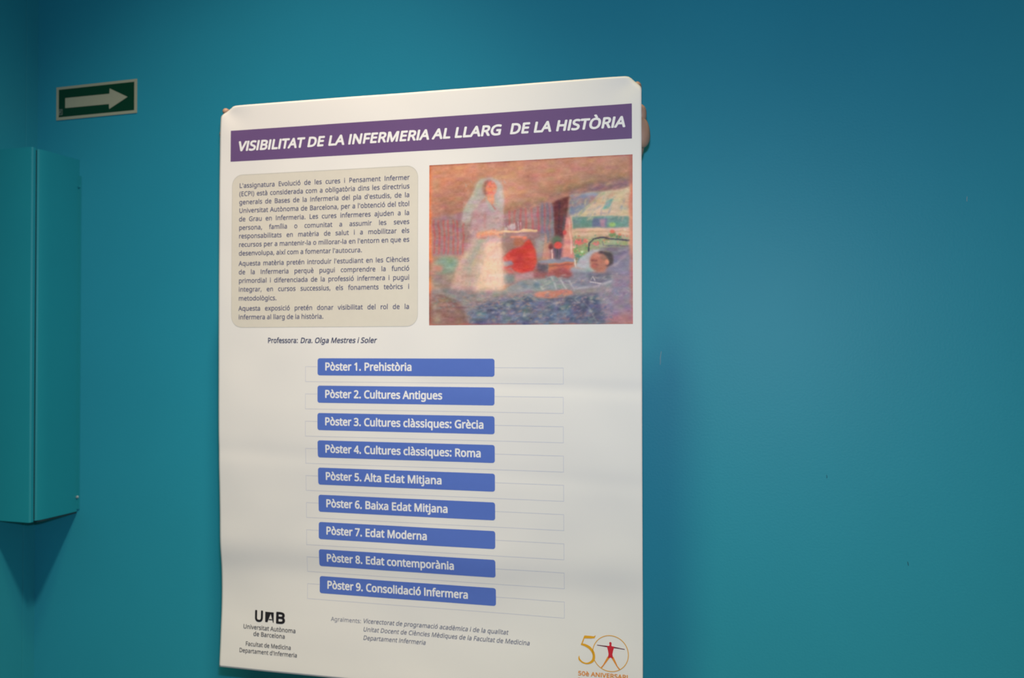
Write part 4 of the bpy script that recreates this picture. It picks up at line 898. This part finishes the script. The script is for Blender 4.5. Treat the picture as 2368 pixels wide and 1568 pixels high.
# pastel grain and drifting warm and cool strokes
cv += (fnoise(5, 3) * 3.0 + fnoise(22, 10) * 3.5 + fnoise(60, 40) * 3)[..., None]
cv += np.stack([fnoise(18, 9), fnoise(18, 9), fnoise(18, 9)], -1) * 4.0
cv += rng.standard_normal(cv.shape[:2])[..., None] * 2.5
cv = cv * 0.86 + cv.mean(2, keepdims=True) * 0.14 + np.array((8.0, 0.0, -9.0))
cv = np.clip(gblur(cv.transpose(2, 0, 1).reshape(3 * PH_, PW_), 0.5).reshape(3, PH_, PW_).transpose(1, 2, 0), 5, 250)
L = cv / 255
L = np.where(L <= 0.04045, L / 12.92, ((L + 0.055) / 1.055) ** 2.4) * (np.array(PAPER) / np.array(REF))[None, None]
us, vs, f = grid(474.6, 883.0, -371.9, -48.4, PW_ - 1, PH_ - 1)
me = bpy.data.meshes.new('picture')
me.from_pydata(sheet(us, vs, 0.12).tolist(), [], f.tolist())
ca = me.color_attributes.new('print', 'FLOAT_COLOR', 'POINT')
rgba = np.ones((PH_ * PW_, 4), np.float32)
rgba[:, :3] = np.clip(L.reshape(-1, 3), 0, 0.85)
ca.data.foreach_set('color', rgba.ravel())
m_pic = mat('picture_print', (0.5, 0.5, 0.5), rough=0.42, spec=0.35)
an = m_pic.node_tree.nodes.new('ShaderNodeAttribute')
an.attribute_name = 'print'
m_pic.node_tree.links.new(an.outputs['Color'], m_pic.node_tree.nodes['Principled BSDF'].inputs['Base Color'])
pic = link('picture', me, m_pic, poster, smooth=True)
pic['label'] = 'printed pastel picture of a veiled nurse with a tray beside a bedridden man in a tent'

# ---------------------------------------------------------------- the person behind the poster
m_skin = mat('skin', (0.56, 0.325, 0.21), rough=0.5, spec=0.4, noise=0.08, nscale=60, bump=0.3, bscale=180)
m_shirt = mat('navy_jumper', (0.02, 0.025, 0.05), rough=0.9, noise=0.2, nscale=200)
m_trouser = mat('black_trousers', (0.012, 0.012, 0.014), rough=0.9, noise=0.2, nscale=200)
m_hair = mat('dark_hair', (0.02, 0.012, 0.008), rough=0.6, noise=0.3, nscale=200)
m_shoe = mat('black_shoe', (0.01, 0.01, 0.01), rough=0.4)
m_eye = mat('eye_white', (0.7, 0.68, 0.65), rough=0.2)
m_iris = mat('eye_iris', (0.03, 0.015, 0.01), rough=0.2)

def pw(u, v, w):
    """poster frame mm (w behind the sheet) to world"""
    return P0 + PU * (u / 1000) + PN * (w / 1000) - Vector((0, 0, v / 1000))

def skin_chain(joints, edges, radii, root=0, sub=2, squash=False):
    me = bpy.data.meshes.new('tmp')
    me.from_pydata([pw(*j) for j in joints], edges, [])
    o = bpy.data.objects.new('tmp', me)
    C.objects.link(o)
    md = o.modifiers.new('s', 'SKIN')
    md.use_smooth_shade = True
    for i, r in enumerate(radii):
        sv = me.skin_vertices[0].data[i]
        sv.radius = (r[0] / 1000, r[1] / 1000) if isinstance(r, tuple) else (r / 1000, r / 1000)
        sv.use_root = i == root
    ss = o.modifiers.new('ss', 'SUBSURF')
    ss.levels = sub
    ss.render_levels = sub
    dg = bpy.context.evaluated_depsgraph_get()
    dg.update()
    res = bpy.data.meshes.new_from_object(o.evaluated_get(dg))
    bpy.data.objects.remove(o)
    if squash:                                    # a trunk is broader than it is deep
        for v in res.vertices:
            w = (v.co - P0).dot(PN) * 1000
            if v.co.z > 0.2:
                v.co += PN * ((158 + 95 * math.tanh((w - 163) / 112) - w) / 1000)
    return res

def joined(name, meshes, m, parent=None):
    bm = bmesh.new()
    for me in meshes:
        bm.from_mesh(me)
    return from_bm(name, bm, m, parent, smooth=True)

person = None
MID = 452.0
body_j = [(MID, 600, 170), (MID, 460, 168), (MID, 300, 165), (MID, 190, 168), (MID, 105, 165), (MID, 55, 158),      # 0-5 pelvis..neck
          (MID, -5, 145), (MID, -60, 150), (MID, -105, 158)]                                                        # 6-8 head
body_e = [(0, 1), (1, 2), (2, 3), (3, 4), (4, 5), (5, 6), (6, 7), (7, 8)]
body_r = [(150, 95), (125, 85), (140, 90), (125, 80), (55, 50), (48, 48), (66, 78), (76, 92), (62, 78)]
def add(j, r, to):
    body_j.append(j); body_r.append(r); body_e.append((to, len(body_j) - 1))
    return len(body_j) - 1
def side(s, wr):
    def X(u):
        return MID + s * u
    sh = add((X(165), 135, 165), 55, 3)
    up = add((X(235), 45, 170), 46, sh)
    el = add((X(318), -70, 165), 38, up)
    fa = add((X(355), -185, 135), 36, el)
    add(wr, (26, 22), fa)
    hip = add((X(88), 680, 168), 82, 0)
    th = add((X(92), 850, 165), 72, hip)
    kn = add((X(95), 1070, 160), 52, th)
    cf = add((X(97), 1220, 175), 50, kn)
    ank = add((X(98), 1465, 180), 32, cf)
    toe = add((X(104), 1520, 100), (38, 24), ank)
    add((X(108), 1530, 20), (36, 16), toe)
# hands: joints for the hand at the upper right corner of the sheet; the other is mirrored
def hand(mirror, du, dv, slim, tip):
    def T(p):
        u, v, w = p
        if mirror:
            u = 900 - u
        return (u + du, v + dv, w + 9)
    out = []
    palm = [(836, -292, 84), (848, -334, 68), (862, -368, 54), (878 - slim, -402, 46), (876 - slim, -432, 46)]
    out.append(skin_chain([T(p) for p in palm], [(0, 1), (1, 2), (2, 3), (3, 4)], [(27, 26), (25, 21), (29, 20), (33, 19), (30, 15)]))
    fingers = [
        ([(884 - slim, -400, 44), (897 - slim, -411, 40), (896 - slim, -432, 39), (893 - slim, -448, 39), (889 - slim, -458, 40)], [17, 20, 18, 14, 9]),   # heel of the palm
        ([(891 - slim, -444, 42), (897 - 2 * slim, -459, 38), (897 - 2 * slim, -471, 31), (887 - slim, -472, 22)], [12, 11, 10, 8.0]),    # little, curled
        ([(880, -432, 46), (882, -464, 48), (887, -494, 42), tip, (tip[0] - 2, tip[1] + 1, 18)], [12, 9.5, 8.8, 8.2, 7]),
        ([(872, -430, 48), (874, -464, 52), (876, -490, 42), (871, -494, 26), (868, -486, 18)], [12, 10, 9, 8.2, 7]),
        ([(858, -425, 48), (858, -462, 50), (861, -484, 38), (862, -484, 24), (860, -476, 18)], [12, 10, 9, 8.2, 7]),
        ([(850, -385, 46), (842, -410, 34), (846, -438, 25), (854, -460, 18)], [17, 13, 11, 9]),               # thumb
    ]
    for ch, r in fingers:
        out.append(skin_chain([T(p) for p in ch], [(i, i + 1) for i in range(len(ch) - 1)], r))
    return out, T(palm[1])
HR, wr_r = hand(False, 0.0, 0.0, 0.0, (890, -516, 30))
HL, wr_l = hand(True, -6.0, -6.0, -8.0, (904, -518, 30))
side(1, wr_r)
side(-1, wr_l)
nose = [(MID, -20, 72), (MID, -48, 62)]
bodym = skin_chain(body_j, body_e, body_r, squash=True)
face = [skin_chain([(MID, -60, 90), (MID, -42, 62), (MID, -30, 52)], [(0, 1), (1, 2)], [10, 9, 11]),
        skin_chain([(MID - 76, -62, 145), (MID - 86, -45, 152), (MID - 80, -22, 148)], [(0, 1), (1, 2)], [(8, 5), (11, 5), (7, 5)]),
        skin_chain([(MID + 76, -62, 145), (MID + 86, -45, 152), (MID + 80, -22, 148)], [(0, 1), (1, 2)], [(8, 5), (11, 5), (7, 5)]),
        skin_chain([(MID - 24, -8, 70), (MID, -6, 62), (MID + 24, -8, 70)], [(0, 1), (1, 2)], [5, 6, 5])]
person = joined('person', [bodym] + face + HR + HL, m_skin)
person['label'] = 'person behind the poster, only fingertips and one palm edge showing at its upper corners'
person['category'] = 'person'
# clothes follow the body
def sub(idx, grow_by, extra=None, more=None):
    mp = {o: n for n, o in enumerate(idx)}
    j = [body_j[i] for i in idx]
    e = [(mp[a], mp[b]) for a, b in body_e if a in mp and b in mp]
    r = []
    for i in idx:
        q = body_r[i] if isinstance(body_r[i], tuple) else (body_r[i], body_r[i])
        g = grow_by + (more or {}).get(i, 0)
        r.append((q[0] + g, q[1] + g))
    if extra:                                     # one more ring at the hem or waist, joined to the first joint
        j.append(extra[0]); r.append(extra[1]); e.append((0, len(j) - 1))
    return j, e, r
# body indices: 9.. right side: 9 shoulder,10,11 elbow,12 forearm,13 wrist,14 hip,15,16,17,18 ankle,19,20; 21.. left side
jumper = skin_chain(*sub([0, 1, 2, 3, 4, 9, 10, 11, 12, 21, 22, 23, 24], 9, ((MID, 700, 170), (150, 120)), {4: 16, 3: 6}), squash=True)
joined('jumper', [jumper], m_shirt, person)
trousers = skin_chain(*sub([0, 14, 15, 16, 17, 18, 26, 27, 28, 29, 30], 4, ((MID, 560, 170), (140, 110)), {18: 6, 30: 6}), squash=True)
joined('trousers', [trousers], m_trouser, person)
for k in (1, -1):
    sh = skin_chain([(MID + k * 98, 1505, 195), (MID + k * 103, 1512, 110), (MID + k * 109, 1520, 15)], [(0, 1), (1, 2)], [(42, 40), (46, 36), (42, 28)])
    joined('shoe', [sh], m_shoe, person)
hair = skin_chain([(MID, -10, 205), (MID, -70, 190), (MID, -118, 165)], [(0, 1), (1, 2)], [(74, 40), (84, 70), (68, 86)], squash=True)
joined('hair', [hair], m_hair, person)
for k in (1, -1):
    bm = bmesh.new()
    bmesh.ops.create_uvsphere(bm, u_segments=16, v_segments=10, radius=0.0105)
    bmesh.ops.translate(bm, verts=bm.verts[:], vec=pw(MID + k * 31, -52, 82))
    ey = from_bm('eye', bm, m_eye, person, True)
    bm = bmesh.new()
    bmesh.ops.create_uvsphere(bm, u_segments=12, v_segments=8, radius=0.0065)
    bmesh.ops.translate(bm, verts=bm.verts[:], vec=pw(MID + k * 31, -52, 76))
    from_bm('iris', bm, m_iris, ey, True)
